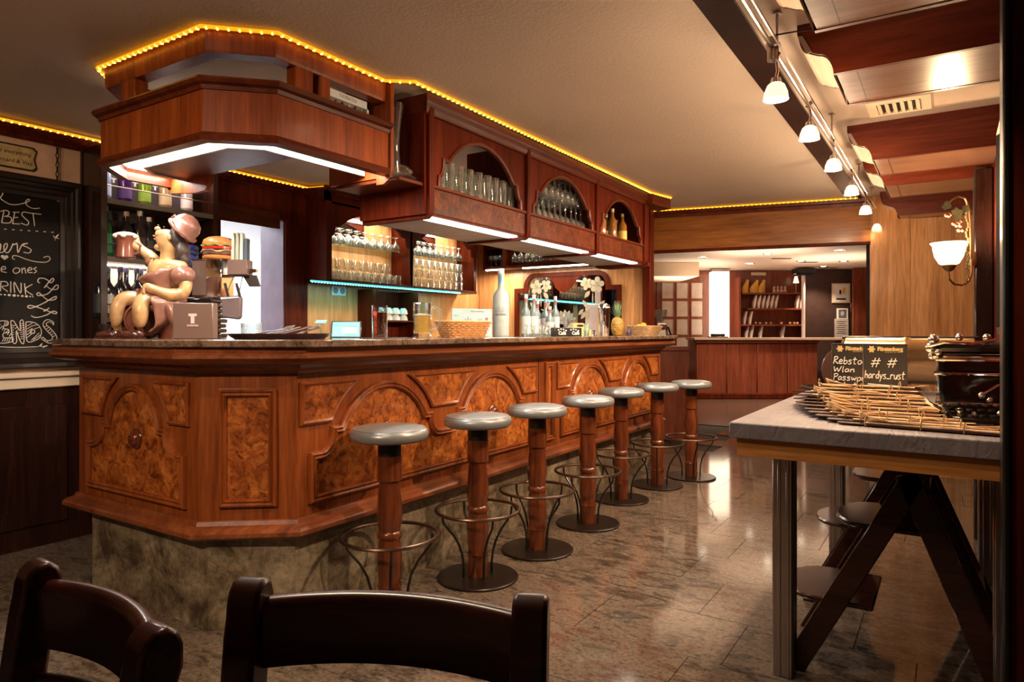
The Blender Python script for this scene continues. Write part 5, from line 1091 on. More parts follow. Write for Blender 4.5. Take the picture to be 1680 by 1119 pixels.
# chain and tin sign
ch_ = thing('chain', 'short dark chain holding the chalkboard', 'chain', (WX0+.02, onX(94,260,WX0+.02).y, 2.06))
n = 9
for i in range(n):
    z_ = .035+i*.027; a = pi/2 if i % 2 else 0; pts = [(.007*cos(2*pi*k/10)*cos(a), .007*cos(2*pi*k/10)*sin(a), z_+.017*sin(2*pi*k/10)) for k in range(10)]
    MB().tube(pts, .0028, 5, True).obj('link', M['basem'], ch_)
MB().tube([(-.02,0,.285),(.0,0,.285),(.004,0,.275)], .003, 5).obj('hook', M['basem'], ch_)
sg = thing('tin_sign', 'yellowed tin sign with old lettering above the chalkboard', 'sign', (WX0,0,0)); pR = onX(62,262,WX0+.008); sg.location = (WX0, pR.y-.30, pR.z-.005)
hh = .068; wl_ = .30; nt_ = .018
po = [(-wl_,-hh),(wl_-nt_,-hh),(wl_,-hh+nt_),(wl_-.012,0),(wl_,hh-nt_),(wl_-nt_,hh),(-wl_,hh)]
ff = face((0,0,0), pi/2); MB().prism(po, 0, .006, ff).obj('border', M['frame'], sg); MB().prism([(u*.975-.003,v*.86) for u, v in po], .006, .0075, ff).obj('plate', plain('yellowed_tin', (.50,.36,.15), .5, var=.25, vs_=20), sg)
text('Money is not everything.', .031, frame((.0077,.272,.022), (0,1,0), (0,0,1)), sg, M['black'], 'RIGHT', shear=.15); text("there's Mastercard & Visa", .031, frame((.0077,.272,-.026), (0,1,0), (0,0,1)), sg, M['black'], 'RIGHT', shear=.15)
# ------------------------------------------------------------------ right side: ceiling board, track lamps, ceiling beams
cbrd = MB().box((-.755,-.6,CEIL-.012), (-.635,6.58,CEIL-.0005)).obj('trim_6', M['dkwood']); struct(cbrd, 'dark flat board on the ceiling beside the lamp rail')
RZ = 2.222
tr = thing('lamp_rail', 'long steel rail for the spot lamps under the ceiling', 'rail', (-.53,2.5,RZ))
MB().tube([(-.53,-.3,RZ),(-.53,6.30,RZ)], .008, 8).tube([(-.505,-.3,RZ),(-.505,6.30,RZ)], .005, 6).obj('rods', M['steel'], tr, world=True)
for y in (.6,2.05,2.62,4.0,5.3,6.2):
    MB().tube([(-.53,y,RZ),(-.53,y,CEIL)], .005, 6).lathe([(.018,CEIL-.012),(.014,CEIL)], 10, (-.53,y,0)).obj('ceiling_mount', M['steel'], tr, world=True)
cc = thing('connector_rod', 'short connector with thin cable beside the nearest spot lamp', 'connector', (-.53,2.55,RZ)); MB().lathe([(.020,-.045),(.020,.0),(.026,.004),(.026,.014),(.014,.018),(.014,.04)], 12).obj('connector', M['steel'], cc); MB().tube([(0,0,.045),(.06,.02,.05),(.20,.05,.05)], .003, 5).obj('cable', M['black'], cc)
sp0 = None
for i, p in enumerate(LAMPS):
    lb = ['nearest','second','third','fourth','fifth','farthest'][i]+' white glass spot lamp on the ceiling rail'
    if sp0 is None:
        sp0 = thing('spot_lamp', lb, 'lamp', (0,0,0), 0, 'spot lamps on the ceiling rail')
        MB().lathe([(.020,.030),(.030,.022),(.041,-.005),(.044,-.030),(.041,-.030),(.036,-.004),(.018,.020)], 20, capb=False, capt=False).obj('shade', M['lampglass'], sp0, smooth=60)
        MB().lathe([(.040,-.029),(.001,-.024)], 18, capb=False, capt=False).obj('bulb', M['lampface'], sp0); MB().lathe([(.021,.026),(.016,.048),(.009,.052)], 14).obj('socket', M['chrome'], sp0)
        MB().tube([(0,0,.048),(.004,.006,.075),(.0,0,.122)], .0055, 6).tube([(-.012,0,.115),(.012,0,.140)], .008, 6).obj('stem', M['chrome'], sp0); c = sp0
    else: c = dup(sp0, label=lb)
    c.location = p; c['label'] = lb
beam_prof = [(-.49,CEIL),(-.49,2.345)]+[(-.485+.040*(1-cos(t*pi/2/6)), 2.345-.075*sin(t*pi/2/6)) for t in range(1,7)]+[(-.43,2.262),(-.415,2.255)]+[(-.415+.052*sin(t*pi/2/6), 2.255-.085*(1-cos(t*pi/2/6))) for t in range(1,7)]+[(RWX,2.17),(RWX,CEIL)]
beam_b = [( .0,0)]
for k, (y0, y1, lb) in enumerate(((1.75,2.372,'nearest wooden ceiling beam, cut by the top edge'),(2.78,3.21,'second ceiling beam with varnished underside and steel plate'),(4.29,4.76,'third ceiling beam, right behind the ceiling vent'),(5.10,5.58,'fourth ceiling beam from the front'),(6.45,6.70,'farthest ceiling beam against the walnut wall'))):
    t = thing('ceiling_beam', lb, 'beam', (-.2,y0,2.17), 0, 'scroll-ended beams under the ceiling')
    fr = frame((0,0,0), (1,0,0), (0,0,1))    # normal -Y
    X1 = RWX if k else 1.5
    pr2 = beam_prof[:-2]+[(X1,2.17),(X1,CEIL-.001)]; pr2[0] = (-.49,CEIL-.001)
    MB().prism(pr2, -y0-.02, -y0, fr).obj('side_board', M['beam'], t, world=True); MB().prism(pr2, -y1, -y1+.02, fr).obj('side_board', M['beam'], t, world=True)
    MB().box((-.355,y0+.02,2.172), (X1-.002,y1-.02,2.19)).obj('bottom_board', M['beamlow'], t, world=True)
    MB().box((-.29,y0+.02,2.1713), (-.287,y1-.02,2.1722)).obj('joint', M['black'], t, world=True)
    b = MB(); P = beam_prof[1:-2]
    for (u, v), (u2, v2) in zip(P, P[1:]): b.add([(u-.002,y0+.02,v-.002),(u2-.002,y0+.02,v2-.002),(u2-.002,y1-.02,v2-.002),(u-.002,y1-.02,v-.002)], [(0,1,2,3)])
    b.box((-.49,y0+.02,2.345), (-.486,y1-.02,CEIL-.001)); b.obj('scroll_strip', M['cream'], t, world=True)
    if k in (1,2): MB().prism([(-.488,2.335),(-.470,2.335),(-.437,2.268),(-.455,2.262)], 0, .003, frame((0,y0-.0005,0), (1,0,0), (0,0,1))).obj('steel_plate', M['steel'], t, world=True)
vt = thing('ceiling_vent', 'cream metal air vent in the ceiling between two beams', 'vent', (-.22,4.03,CEIL-.001))
MB().sweep([(-.12,-.11),(-.12,.11),(.12,.11),(.12,-.11)], [(-.022,0),(-.022,-.008),(.022,-.012),(.022,0)], None, True).obj('frame', M['cream'], vt)
MB().box((-.10,-.09,-.002), (.10,.09,-.001)).obj('dark_duct', M['black'], vt)
for i in range(6):
    b = MB(); b.M = Matrix.Translation((-.085+.034*i,0,-.010)) @ Matrix.Rotation(rad(35), 4, 'Y'); b.box((-.012,-.09,-.001), (.012,.09,.001)); b.obj('slat', M['cream'], vt)
# right wall: pilaster, mirror strips
struct(MB().box((.120,4.79,0), (RWX,5.07,2.165)).obj('trim_7', M['dkwood'], bevel=.01), 'dark wooden pilaster carrying the wall lamp')
wm = thing('wall_mirror', 'narrow wall mirror with dark frame on the right wall', 'mirror', (RWX-.01,3.3,1.25)); MB().box((RWX-.012,2.8,1.2), (RWX-.002,3.9,2.15)).obj('mirror_glass', M['mirror'], wm, world=True); MB().sweep([(2.8,1.2),(2.8,2.15),(3.9,2.15),(3.9,1.2)], [(0,0),(0,.025),(.03,.03),(.04,0)], face((RWX-.004,0,0), -pi/2) if False else (Vector((RWX-.004,0,0)), Vector((0,1,0)), ZV, Vector((-1,0,0))), True).obj('frame', M['frame'], wm, world=True)
# near partition that cuts the picture at the right
pt_ = thing('wall_right_partition', 'dark red wooden partition at the right picture edge', None, (.12,2.3,0)); pt_['kind'] = 'structure'
MB().box((.118,2.22,0), (.137,2.345,CEIL)).obj('post', M['black'], pt_, bevel=.006, world=True); MB().box((.137,2.235,0), (1.6,2.33,CEIL)).obj('board', M['cab'], pt_, world=True)
# wall lamp ---------------------------------------------------------
sc_ = thing('wall_lamp', 'brass vine wall lamp with glowing opal glass shade', 'lamp', (.115,4.80,1.0))
sx = -.022; sy = 4.20
KS = 1.10
L = lambda x, y, d=3.55: atD(x, y, d*KS)-Vector((.115,4.80,1.0))
c0 = L(1557, 415, 3.5)
b = MB(); b.lathe([(r_*KS, z_*KS) for r_, z_ in ((.030,-.062),(.045,-.055),(.064,-.020),(.072,.015),(.074,.035),(.086,.052),(.083,.052),(.070,.035))], 24, c0, capb=True, capt=False); b.obj('shade', M['shade'], sc_, smooth=60)
MB().lathe([(r_*KS, z_*KS) for r_, z_ in ((.010,-.095),(.022,-.085),(.034,-.064),(.030,-.058))], 16, c0).obj('cup', M['brass'], sc_)
MB().tube([L(1556,446,3.5),L(1557,458,3.5),L(1565,466,3.52),L(1578,468,3.55),L(1589,462,3.57),L(1594,448,3.58),L(1595,425,3.6)], .006, 6).tube([L(1593,425,3.6),L(1592,370,3.6),L(1590,340,3.6),L(1583,325,3.58),L(1572,322,3.55),L(1562,328,3.52),L(1553,338,3.5)], .006, 6).obj('arm', M['brass'], sc_)
b = MB()
for k in range(26):
    t = k/25; p = L(1587+2*sin(k*1.2), 335+130*t, 3.56); b.ball(p, (.007,.007,.012), 6, 4)
b.obj('twisted_stem', M['brass'], sc_)
MB().lathe([(.028,-.04),(.03,0),(.028,.04)], 14, L(1595,425,3.62)).obj('wall_plate', M['brass'], sc_)
leafm = plain('bronze_leaf', (.09,.085,.04), .4, metal=.5)
for (x, y, s, a) in ((1570,350,.032,.3),(1553,337,.026,-.5),(1585,342,.020,1.0)):
    p = L(x, y, 3.5); b = MB(); pts = [(s*.8*cos(t)*(1+.25*cos(3*t)), s*sin(t)*(1+.2*cos(5*t))) for t in [2*pi*i/18 for i in range(18)]]; b.prism(pts, -.002, .002, (p, Vector((cos(a),0,sin(a))), Vector((-sin(a),0,cos(a))), Vector((0,-1,0)))); b.obj('vine_leaf', leafm, sc_)
b = MB()
for (x, y) in ((1552,353),(1556,354),(1559,352),(1564,367),(1569,370),(1573,366),(1576,371),(1573,378),(1579,378),(1577,363)): b.ball(L(x, y, 3.5), .0105, 8, 6)
b.obj('grapes', plain('copper_grapes', (.55,.26,.18), .25, metal=.7), sc_)
light('wall_lamp_light', 'POINT', atD(1557,405,3.85)+Vector((0,0,.04)), 14, (1,.72,.42), .05)
# ------------------------------------------------------------------ high table
tbl = thing('high_table', 'high table with grey slate top, oak apron and steel legs', 'table', (-.2,3.2,0), 0)
TA = rad(-2.2)
def tv(x, y): return (x*1.0, y+(x+.64)*math.tan(TA))
sl = plain('slate_top', (.19,.165,.175), .42, var=.2, vs_=5)
bump(sl.node_tree, sl.node_tree.nodes['Principled BSDF'], noise(sl.node_tree, coords(sl.node_tree, (6,1,3), (0,0,.5)), 3, 8, 1.5).outputs[0], .5, .02)
oak = wood('oak_apron', (.36,.13,.03), (.52,.21,.05), (.60,.27,.075), 'x', rough=.4, coat=.1)
TX0, TX1 = -.642, .20
MB().prism([tv(TX0,2.39),tv(TX1,2.39),tv(TX1,4.25),tv(TX0,4.25)], .846, .90).obj('slate_top', sl, tbl, bevel=.004, world=True)
MB().prism([tv(TX0+.022,2.41),tv(TX1,2.41),tv(TX1,2.44),tv(TX0+.022,2.44)], .785, .846).obj('apron', oak, tbl, world=True)
MB().prism([tv(TX0+.022,2.44),tv(TX0+.05,2.44),tv(TX0+.05,4.22),tv(TX0+.022,4.22)], .785, .846).obj('apron', oak, tbl, world=True)
def leg(x, y, w=.032):
    b = MB(); b.M = Matrix.Translation((x,y,0)); b.box((-w,-w,0), (w,w,.785)); 
    for s in (-.016,.012): b.box((s,-w-.004,0), (s+.012,-w,.785)); b.box((-w-.004,s,0), (-w,s+.012,.785))
    b.obj('leg', M['steel'], tbl, bevel=.004, world=True)
    MB().box((x+w,y-w+.002,0), (x+w+.006,y+w,.785)).obj('leg_cover', M['black'], tbl, world=True)
for x, y in ((-.495,2.56),(-.50,3.95),(.15,2.6),(.15,4.0)): leg(x, y)
# black chalk signs --------------------------------------------------
gold = plain('gold_print', (.55,.40,.16), .45)
GL = {'R':[[(.08,0),(.12,1)],[(.05,.9),(.3,1.02),(.5,.85),(.35,.6),(.1,.52),(.3,.3),(.62,0)]],'e':[[(.08,.28),(.42,.36),(.36,.56),(.18,.56),(.06,.3),(.16,.03),(.46,.08)]],'b':[[(.1,1),(.1,.0),(.12,.35),(.35,.5),(.48,.25),(.3,.0),(.1,.03)]],
's':[[(.42,.52),(.15,.55),(.12,.38),(.38,.2),(.3,0),(.06,.03)]],'t':[[(.22,.95),(.2,.08),(.4,.05)],[(.02,.62),(.44,.66)]],'o':[[(.3,.52),(.1,.42),(.1,.12),(.3,.0),(.46,.2),(.42,.46),(.28,.52)]],'c':[[(.42,.48),(.2,.54),(.08,.25),(.2,.01),(.44,.08)]],'k':[[(.1,1),(.1,0)],[(.42,.55),(.12,.25),(.46,0)]],
'W':[[(.02,.95),(.2,.03),(.38,.7),(.56,.03),(.78,1)]],'l':[[(.12,1),(.12,.06),(.22,.02)]],'a':[[(.42,.5),(.2,.54),(.07,.28),(.18,.02),(.4,.2),(.43,.5),(.44,.04)]],'n':[[(.08,.55),(.1,0)],[(.1,.35),(.3,.55),(.42,.4),(.44,0)]],'P':[[(.1,0),(.12,1)],[(.02,.92),(.35,1.02),(.52,.8),(.35,.55),(.12,.5)]],'w':[[(.04,.55),(.16,.03),(.3,.42),(.44,.03),(.6,.58)]],
'r':[[(.1,.55),(.1,0)],[(.1,.32),(.24,.54),(.42,.5)]],'h':[[(.1,1),(.1,0)],[(.1,.35),(.3,.52),(.42,.38),(.44,0)]],'d':[[(.42,.45),(.2,.52),(.07,.26),(.2,.01),(.42,.2)],[(.44,1),(.44,.0)]],'y':[[(.06,.55),(.24,.1)],[(.46,.58),(.16,-.38)]],'u':[[(.06,.55),(.1,.08),(.3,.02),(.44,.3)],[(.45,.55),(.46,0)]],'_':[[(.0,.02),(.45,.02)]],
'#':[[(.2,0),(.34,1)],[(.5,0),(.64,1)],[(.05,.35),(.72,.40)],[(.1,.66),(.78,.72)]],'2':[[(.08,.8),(.28,1),(.46,.78),(.1,.02),(.52,.05)]],'0':[[(.3,1),(.1,.6),(.2,.05),(.42,.2),(.46,.75),(.3,1)]],'1':[[(.12,.75),(.28,1),(.28,0)]],'8':[[(.28,.52),(.1,.78),(.28,1),(.44,.78),(.28,.52),(.08,.22),(.28,0),(.48,.22),(.28,.52)]],'G':[[(.52,.85),(.3,1),(.08,.5),(.25,.0),(.52,.15),(.5,.45),(.32,.45)]],' ':[]}
ADV = {'W':.86,'#':.95,'w':.66,'R':.64,'P':.56,'l':.28,' ':.35,'_':.48}
def handwrite(s, u, v, sz, wd, t):
    adv = [ADV.get(c, .54) for c in s]; k = wd/sum(adv); b = MB(); x = u
    for c, a in zip(s, adv):
        for st in GL[c]:
            P = [Vector((x+(p[0]+.12*p[1])*k, -.0012, v+p[1]*sz)) for p in st]; Q = []
            for i in range(len(P)-1):
                p0, p1, p2, p3 = P[max(i-1,0)], P[i], P[i+1], P[min(i+2,len(P)-1)]
                for j in range(3):
                    tt = j/3; Q.append(.5*((2*p1)+(p2-p0)*tt+(2*p0-5*p1+4*p2-p3)*tt*tt+(3*p1-p0-3*p2+p3)*tt**3) if len(P) > 2 else p1.lerp(p2, tt))
            Q.append(P[-1]); b.tube(Q, .0021, 5)
        x += a*k
    b.obj('handwriting', M['chalk'], t)
def sign(loc, rz, lines, label, w=.178, h=.255, size=.034):
    t = thing('chalk_sign', label, 'sign', loc, rz, 'black chalk signs on the high table')
    MB().box((-w/2,0,0), (w/2,.004,h)).obj('board', plain('sign_black', (.022,.018,.016), .4), t); MB().box((-w/2-.0025,-.0015,0), (-w/2,.0055,h)).box((-w/2-.0025,-.0015,h), (w/2+.0025,.0055,h+.0025)).obj('acrylic_edge', M['steel'], t)
    fr = lambda u, v: frame((u,-.0006,v), (1,0,0), (0,0,1))
    text('Fürstenberg', .0245, fr(.020,h-.022), t, gold, bold=.0012, spacing=.86); text('BRAUKUNST SEIT 1283', .006, fr(.03,h-.036), t, gold)
    b = MB(); cx, cz = -.055, h-.023
    b.prism([(cx+(.013+.0035*cos(6*a))*cos(a), cz+(.014+.003*cos(6*a))*sin(a)) for a in [2*pi*i/36 for i in range(36)]], 0, .0006, fr(0,0)); b.obj('crest', gold, t)
    for ln in lines:
        if isinstance(ln, str): continue
        s, u, v, sz, wd = ln; handwrite(s, u, v, sz, wd, t)
    return t
p = atD(1452,600,3.10); s2 = sign((p.x,p.y,.9), rad(AZ-38), [('# #',-.062,.150,.042,.115),('hardys_rust',-.085,.098,.036,.165)], 'black chalk sign with two hash signs, right one of the pair in front')
b = MB(); b.tube([(-.07,-.0012,.072),(.065,-.0012,.066),(-.03,-.0012,.045),(.03,-.0012,.036)], .0022, 5); b.obj('scribble', M['chalk'], s2)
p = atD(1399,600,3.20); sign((p.x,p.y,.9), rad(AZ-38), [('Rebstock',-.086,.160,.034,.165),('Wlan',-.086,.122,.027,.095),('Passwort',-.086,.083,.030,.160),('Rebstock',-.086,.046,.030,.165),('2018 G',-.070,.008,.030,.130)], 'black chalk sign with wireless password, half behind the hash sign')
p = atD(1597,600,3.30); sign((p.x,p.y,.9), rad(AZ-42), [], 'black sign behind the black vintage machine', w=.19)
o = MB().lathe([(.12,0),(.125,.004),(.12,.008)], 28).obj('round_tray', plain('dark_brown_tray', (.06,.022,.012), .3, coat=.4)); p = atD(1392,600,3.36); o.location = (p.x,p.y,.9+.125); o.rotation_euler = (rad(82),0,rad(AZ-38)); tag(o, 'dark round tray standing upright behind the left chalk sign', 'tray')
# polished brass drum
dr = thing('brass_drum', 'polished horizontal brass drum behind the chalk signs', 'drum', (-.18,4.0,.9))
b = MB(); b.M = Matrix.Translation((0,0,.165)) @ Matrix.Rotation(pi/2, 4, 'Y'); b.lathe([(.10,-.30),(.118,-.28),(.118,-.02),(.122,-.01),(.122,.01),(.118,.02),(.118,.28),(.10,.30)], 40); b.obj('drum', M['brassp'], dr)
MB().box((-.25,-.10,0), (-.22,.10,.09)).box((.22,-.10,0), (.25,.10,.09)).obj('cradle', M['frame'], dr); MB().tube([(-.3,.0,.282),(.3,.0,.282)], .008, 8).obj('top_bar', M['basem'], dr)
bl = thing('leaflet_stand', 'small blue and white leaflet left of the black vintage machine', 'leaflet', atD(1563,620,2.95).xy.to_3d()+Vector((0,0,.9)), rad(AZ-40))
MB().box((-.015,0,.0), (.045,.006,.17)).obj('blue_leaflet', plain('leaflet_blue', (.03,.045,.22), .4), bl); MB().box((-.03,.003,0), (.02,.010,.18)).obj('white_sheet', M['white'], bl); MB().box((-.03,-.01,0), (.05,.02,.008)).obj('foot', M['white'], bl)
# vintage machine: two cast side frames, rollers, chrome knobs and levers
vm = thing('vintage_typewriter', 'black vintage typewriter with chrome levers and knobs beside the partition', 'typewriter', (.085,2.80,.9), rad(8))
cast = plain('black_cast_iron', (.010,.009,.009), .18, coat=.5)
for x in (-.105,.105):
    MB().prism([(-.11,.0),(.14,.0),(.14,.05),(.10,.08),(.10,.20),(.12,.25),(.09,.275),(.05,.25),(.055,.10),(.0,.07),(-.10,.045)], -.008, .008, frame((x,0,0), (0,1,0), (0,0,1))).obj('side_frame', cast, vm, bevel=.003)
MB().box((-.10,-.10,.008), (.10,.13,.03)).obj('base', cast, vm, bevel=.004); MB().box((-.098,.11,.03), (.098,.118,.22)).obj('back_plate', cast, vm)
for (y, z_, r) in ((.06,.255,.022),(.085,.225,.012),(.02,.215,.008),(.05,.165,.008),(-.03,.065,.008)):
    b = MB(); b.tube([(-.125,y,z_),(.125,y,z_)], r, 10); b.obj('roller' if r > .01 else 'rod', cast if r > .02 else M['chrome'], vm)
b = MB()
for (x, y, z_, r) in ((-.125,.06,.285,.018),(-.05,.05,.292,.013),(.03,.05,.292,.013),(-.135,.06,.255,.017),(-.128,.085,.225,.012),(-.115,.02,.240,.012),(.0,-.04,.10,.012),(.02,-.05,.085,.010),(-.07,-.09,.05,.011),(-.03,-.095,.04,.010),(.04,-.09,.045,.010)): b.ball((x,y,z_), r, 10, 7)
b.obj('knobs', M['chrome'], vm)
b = MB(); MB().tube([(-.14,.05,.26),(-.10,.0,.275),(-.02,.0,.27),(.05,.02,.285)], .005, 6).obj('lever', M['chrome'], vm); MB().tube([(.0,-.04,.10),(.05,.0,.13),(.09,.02,.14)], .005, 6).obj('lever', M['chrome'], vm); b.tube([(-.12,-.06,.05),(-.16,-.09,.075),(-.17,-.10,.09)], .006, 6); b.obj('lever', M['chrome'], vm)
b = MB()
for i in range(3):
    for k in range(6): b.lathe([(.009,0),(.010,.006),(.001,.007)], 10, (-.075+.03*k,-.13+.028*i,.036+.016*i))
o = b.obj('keys', M['black'], vm)
# ------------------------------------------------------------------ menus: wooden boards with kraft pages bound by rings
brd = wood('menu_board_wood', (.035,.013,.009), (.07,.028,.018), (.13,.06,.035), 'x', rough=.45, coat=.1); kraft = plain('kraft_paper', (.86,.62,.37), .7, var=.12, vs_=10); pagem = plain('kraft_edge', (.55,.36,.22), .75, var=.3, vs_=60)
NM = 14
rows = [(1508,707,2.15),(1486,700,2.21),(1462,693,2.28),(1446,686,2.35),(1436,679,2.42),(1424,672,2.49),(1416,666,2.56),(1410,660,2.63),(1406,654,2.70),(1402,648,2.77),(1406,642,2.84),(1410,636,2.91)]
names = ['lowest','second','third','fourth','fifth','sixth','seventh','eighth','ninth','tenth','eleventh','topmost']
MB_L, MB_D = .46, .27
base_b = MB().prism([(-.24,.0),(-.225,-.012),(.215,-.012),(.225,0),(.225,MB_D-.02),(-.235,MB_D-.02)], 0, .004).mesh('board', brd, 0)
for i, (px, py, d) in enumerate(rows):
    p = atD(px, py, d); rz = rad(AZ-33-1-5*(1-i/11)**2+random.uniform(-.6,.6))
    t = thing('menu', names[i]+' kraft paper menu with ring-bound wooden board in the fanned pile', 'menu', (p.x,p.y,max(p.z,.9045+.004*i)), rz, 'ring-bound menus fanned on the high table')
    tilt = -math.asin(min(.35, max(0,(t.location.z-.905-.003*i))/MB_D)); t.rotation_euler = (tilt, 0, rz)
    o = bpy.data.objects.new('board', base_b); COL.objects.link(o); o.parent = t
    sh_ = random.uniform(.01,.06)
    # rolled page stack along the bound edge, fraying into loose kraft sheets
    b = MB(); ring_ = []
    for k in range(13):
        u = -.17+sh_*.6+.40*k/12*(1-.15*random.random()); w = .010+.001*sin(k*1.7+i); ring_.append([(u, -.004-.006*cos(a)*1.0+.002*sin(k*.9+i), .0042+.0035*(1+sin(a))) for a in [2*pi*j/8 for j in range(8)]])
    b.loft(ring_); b.obj('page_stack', pagem, t)
    b = MB(); nx, ny = 14, 5; vs = []
    for j in range(ny):
        for k in range(nx):
            u = -.165+sh_+.385*k/(nx-1); v = -.008+(.20 if i > 9 else .06)*j/(ny-1)
            lift = .0115+.0012*sin(k*1.1+i*2.3)*(1-j/ny)+((.020*max(0,1-k/2.5)+.010*max(0,sin(k*.45+i*1.9))**7) if j == 0 else (.006*max(0,1-k/2.5) if j == 1 else 0))
            vs.append((u+.004*sin(k+i), v+(.002*sin(k*1.9+i) if j == 0 else 0), lift-.006*j/ny))
    b.add(vs, [(j*nx+k, j*nx+k+1, (j+1)*nx+k+1, (j+1)*nx+k) for j in range(ny-1) for k in range(nx-1)])
    o = b.obj('kraft_sheet', kraft, t, smooth=60); sd = o.modifiers.new('thick', 'SOLIDIFY'); sd.thickness = .0012
    for u in (-.145,-.0,.135):
        u += random.uniform(-.02,.02); R_ = .0195; yo = random.uniform(-.15,.15)
        MB().tube([(u+yo*R_*cos(2*pi*k/14), -.006+R_*cos(2*pi*k/14), .012+R_*sin(2*pi*k/14)) for k in range(14)], .0020, 5, True).obj('ring', M['brass'], t)
# ------------------------------------------------------------------ children's high chairs under the table
hcw = wood('high_chair_wood', (.018,.005,.003), (.04,.010,.005), (.065,.018,.008), 'x', rough=.22, coat=.5)
def high_chair(loc, label, zs=(.27,.56), dpt=.40):
    t = thing('child_high_chair', label, 'chair', loc, 0, "children's high chairs under the table")
    for y in (0, dpt):
        for (x0, z0, x1, z1) in ((-.42,0,.0,.80),(.235,0,-.06,.74)):
            d = Vector((x1-x0, z1-z0)).normalized(); n = Vector((-d.y, d.x))*.036
            P = [Vector((x0,z0))+n, Vector((x0,z0))-n, Vector((x1,z1))-n, Vector((x1,z1))+n]
            P[0].y = P[1].y = 0; P[0].x = x0-.04; P[1].x = x0+.045
            MB().prism([(q_.x, q_.y) for q_ in P], -y-.024, -y, frame((0,0,0), (1,0,0), (0,0,1))).obj('side_leg', hcw, t, bevel=.004)
    for k, zz in enumerate(zs):
        xx = -.42+.52*zz; out = .20 if k == 0 else .16
        pl_ = [(xx+.12,.03),(xx+.12,dpt-.01)]+[(xx-out*.35-out*.65*sin(pi*i/10), .03+(dpt-.04)*(.5+.5*cos(pi*i/10))) for i in range(11)]
        MB().prism(pl_, zz-.018, zz).obj('seat_plate' if k == len(zs)-1 else 'foot_plate', hcw, t, bevel=.005)
    b = MB(); b.box((-.02,.02,.66), (.005,dpt,.78)); b.obj('backrest', hcw, t, bevel=.004)
    MB().box((.20,.02,.10), (.225,dpt,.15)).obj('cross_bar', hcw, t)
    return t
high_chair((-.06,2.60,.0), 'nearer dark wooden high chair with slanted legs under the table', (.27,.55))
high_chair((-.10,3.30,.0), 'farther dark wooden high chair with two rounded plates under the table', (.36,.58))
# ------------------------------------------------------------------ foyer beyond the opening
DF = 13.8
def fw(d): return frame((FX*d,FY*d,0), (RX,RY,0), (0,0,1))       # wall square to the long view, normal to the room
def lat(px, d): return (px-840)/1120*d
def zz(py, d): return EYE-(py-545)/1120*d
F0 = fw(DF); D2 = DF-.35
struct(MB().prism([(lat(1000,DF),0),(lat(1345,DF),0),(lat(1345,DF),2.45),(lat(1000,DF),2.45)], -.2, 0, F0).obj('wall_foyer', M['foyer']), 'cherry panelled rear wall of the foyer')
struct(MB().prism([(lat(1322,D2),0),(lat(1500,D2),0),(lat(1500,D2),2.45),(lat(1322,D2),2.45)], -.2, 0, fw(D2)).obj('wall_foyer_right', plain('dark_brown_wall', (.055,.03,.026), .4)), 'dark brown foyer wall on the right')
d = 13.2; struct(MB().prism([(lat(1400,d),0),(lat(1480,d),0),(lat(1480,d),2.45),(lat(1400,d),2.45)], -.05, 0, fw(d)).obj('wall_foyer_side', M['foyer']), 'cherry wall block at the right of the foyer')
CF2 = 2.46
b = MB(); b.prism([(-6.3,6.27),tuple(hp(-.1,-.17).xy),tuple(hp(hl+.5,-.17).xy),(1.5,7.2),(1.5,16.2),(-6.3,16.2)], CF2, CF2+.1); struct(b.obj('ceiling_foyer', plain('foyer_ceiling', (.66,.54,.46), .8, var=.03)), 'cream foyer ceiling with downlights')
d = 12.2; b = MB(); b.prism([(lat(1040,d),zz(453,d)),(lat(1147,d),zz(453,d)),(lat(1147,d),2.455),(lat(1040,d),2.455)], -1.55, 0, fw(d)); struct(b.obj('trim_8', M['cream']), 'cream lowered ceiling block at the left of the foyer')
# foyer side walls outside the view
struct(MB().box((-6.3,6.25,0), (-6.15,16.0,2.7)).obj('wall_foyer_left', M['foyer'])); struct(MB().box((.6,7.1,0), (.7,16,2.7)).obj('wall_foyer_near_right', M['foyer']))
# door with panes
dd = thing('door_1', 'cherry foyer door with rows of frosted panes', None, Vector((FX*DF+RX*lat(1117,DF), FY*DF+RY*lat(1117,DF), 0)), rad(AZ)); dd['kind'] = 'structure'
x0, x1 = lat(1077,DF)-lat(1117,DF), lat(1160,DF)-lat(1117,DF)
MB().box((x0,-.04,0), (x1,-.001,zz(457,DF))).obj('leaf', M['foyer'], dd)
pane = plain('frosted_pane', (.50,.40,.34), .4)
for r in range(5):
    for c in range(3):
        xa = lat(1085.5+24*c,DF)-lat(1117,DF); xb = lat(1104+24*c,DF)-lat(1117,DF); za = zz(490+29.5*r,DF); zb_ = zz(464.5+29.5*r,DF)
        if za < .2: continue
        MB().box((xa,-.046,za), (xb,-.038,zb_)).obj('pane', pane, dd)
        MB().sweep([(xa,za),(xa,zb_),(xb,zb_),(xb,za)], [(-.0,.0),(-.0,.012),(-.025,.012),(-.025,0)], frame((0,-.046,0),(1,0,0),(0,0,1)), True).obj('glazing_bar', M['foyer'], dd)
# lit pillar
lp = thing('lit_pillar', 'tall glowing white light column in the foyer', 'lamp', Vector((FX*(DF-.35)+RX*lat(1180,DF-.35), FY*(DF-.35)+RY*lat(1180,DF-.35), 0)), rad(AZ))
w_ = (lat(1193.5,13.4)-lat(1166,13.4))/2
MB().box((-w_,-.12,1.05), (w_,.12,zz(446,13.4))).obj('diffuser', M['pillar'], lp, bevel=.01); MB().box((-w_-.02,-.13,0), (w_+.02,.13,1.05)).obj('base', M['foyer'], lp); MB().box((-w_-.01,-.125,zz(446,13.4)), (w_+.01,.125,zz(446,13.4)+.05)).obj('cap', M['steel'], lp)
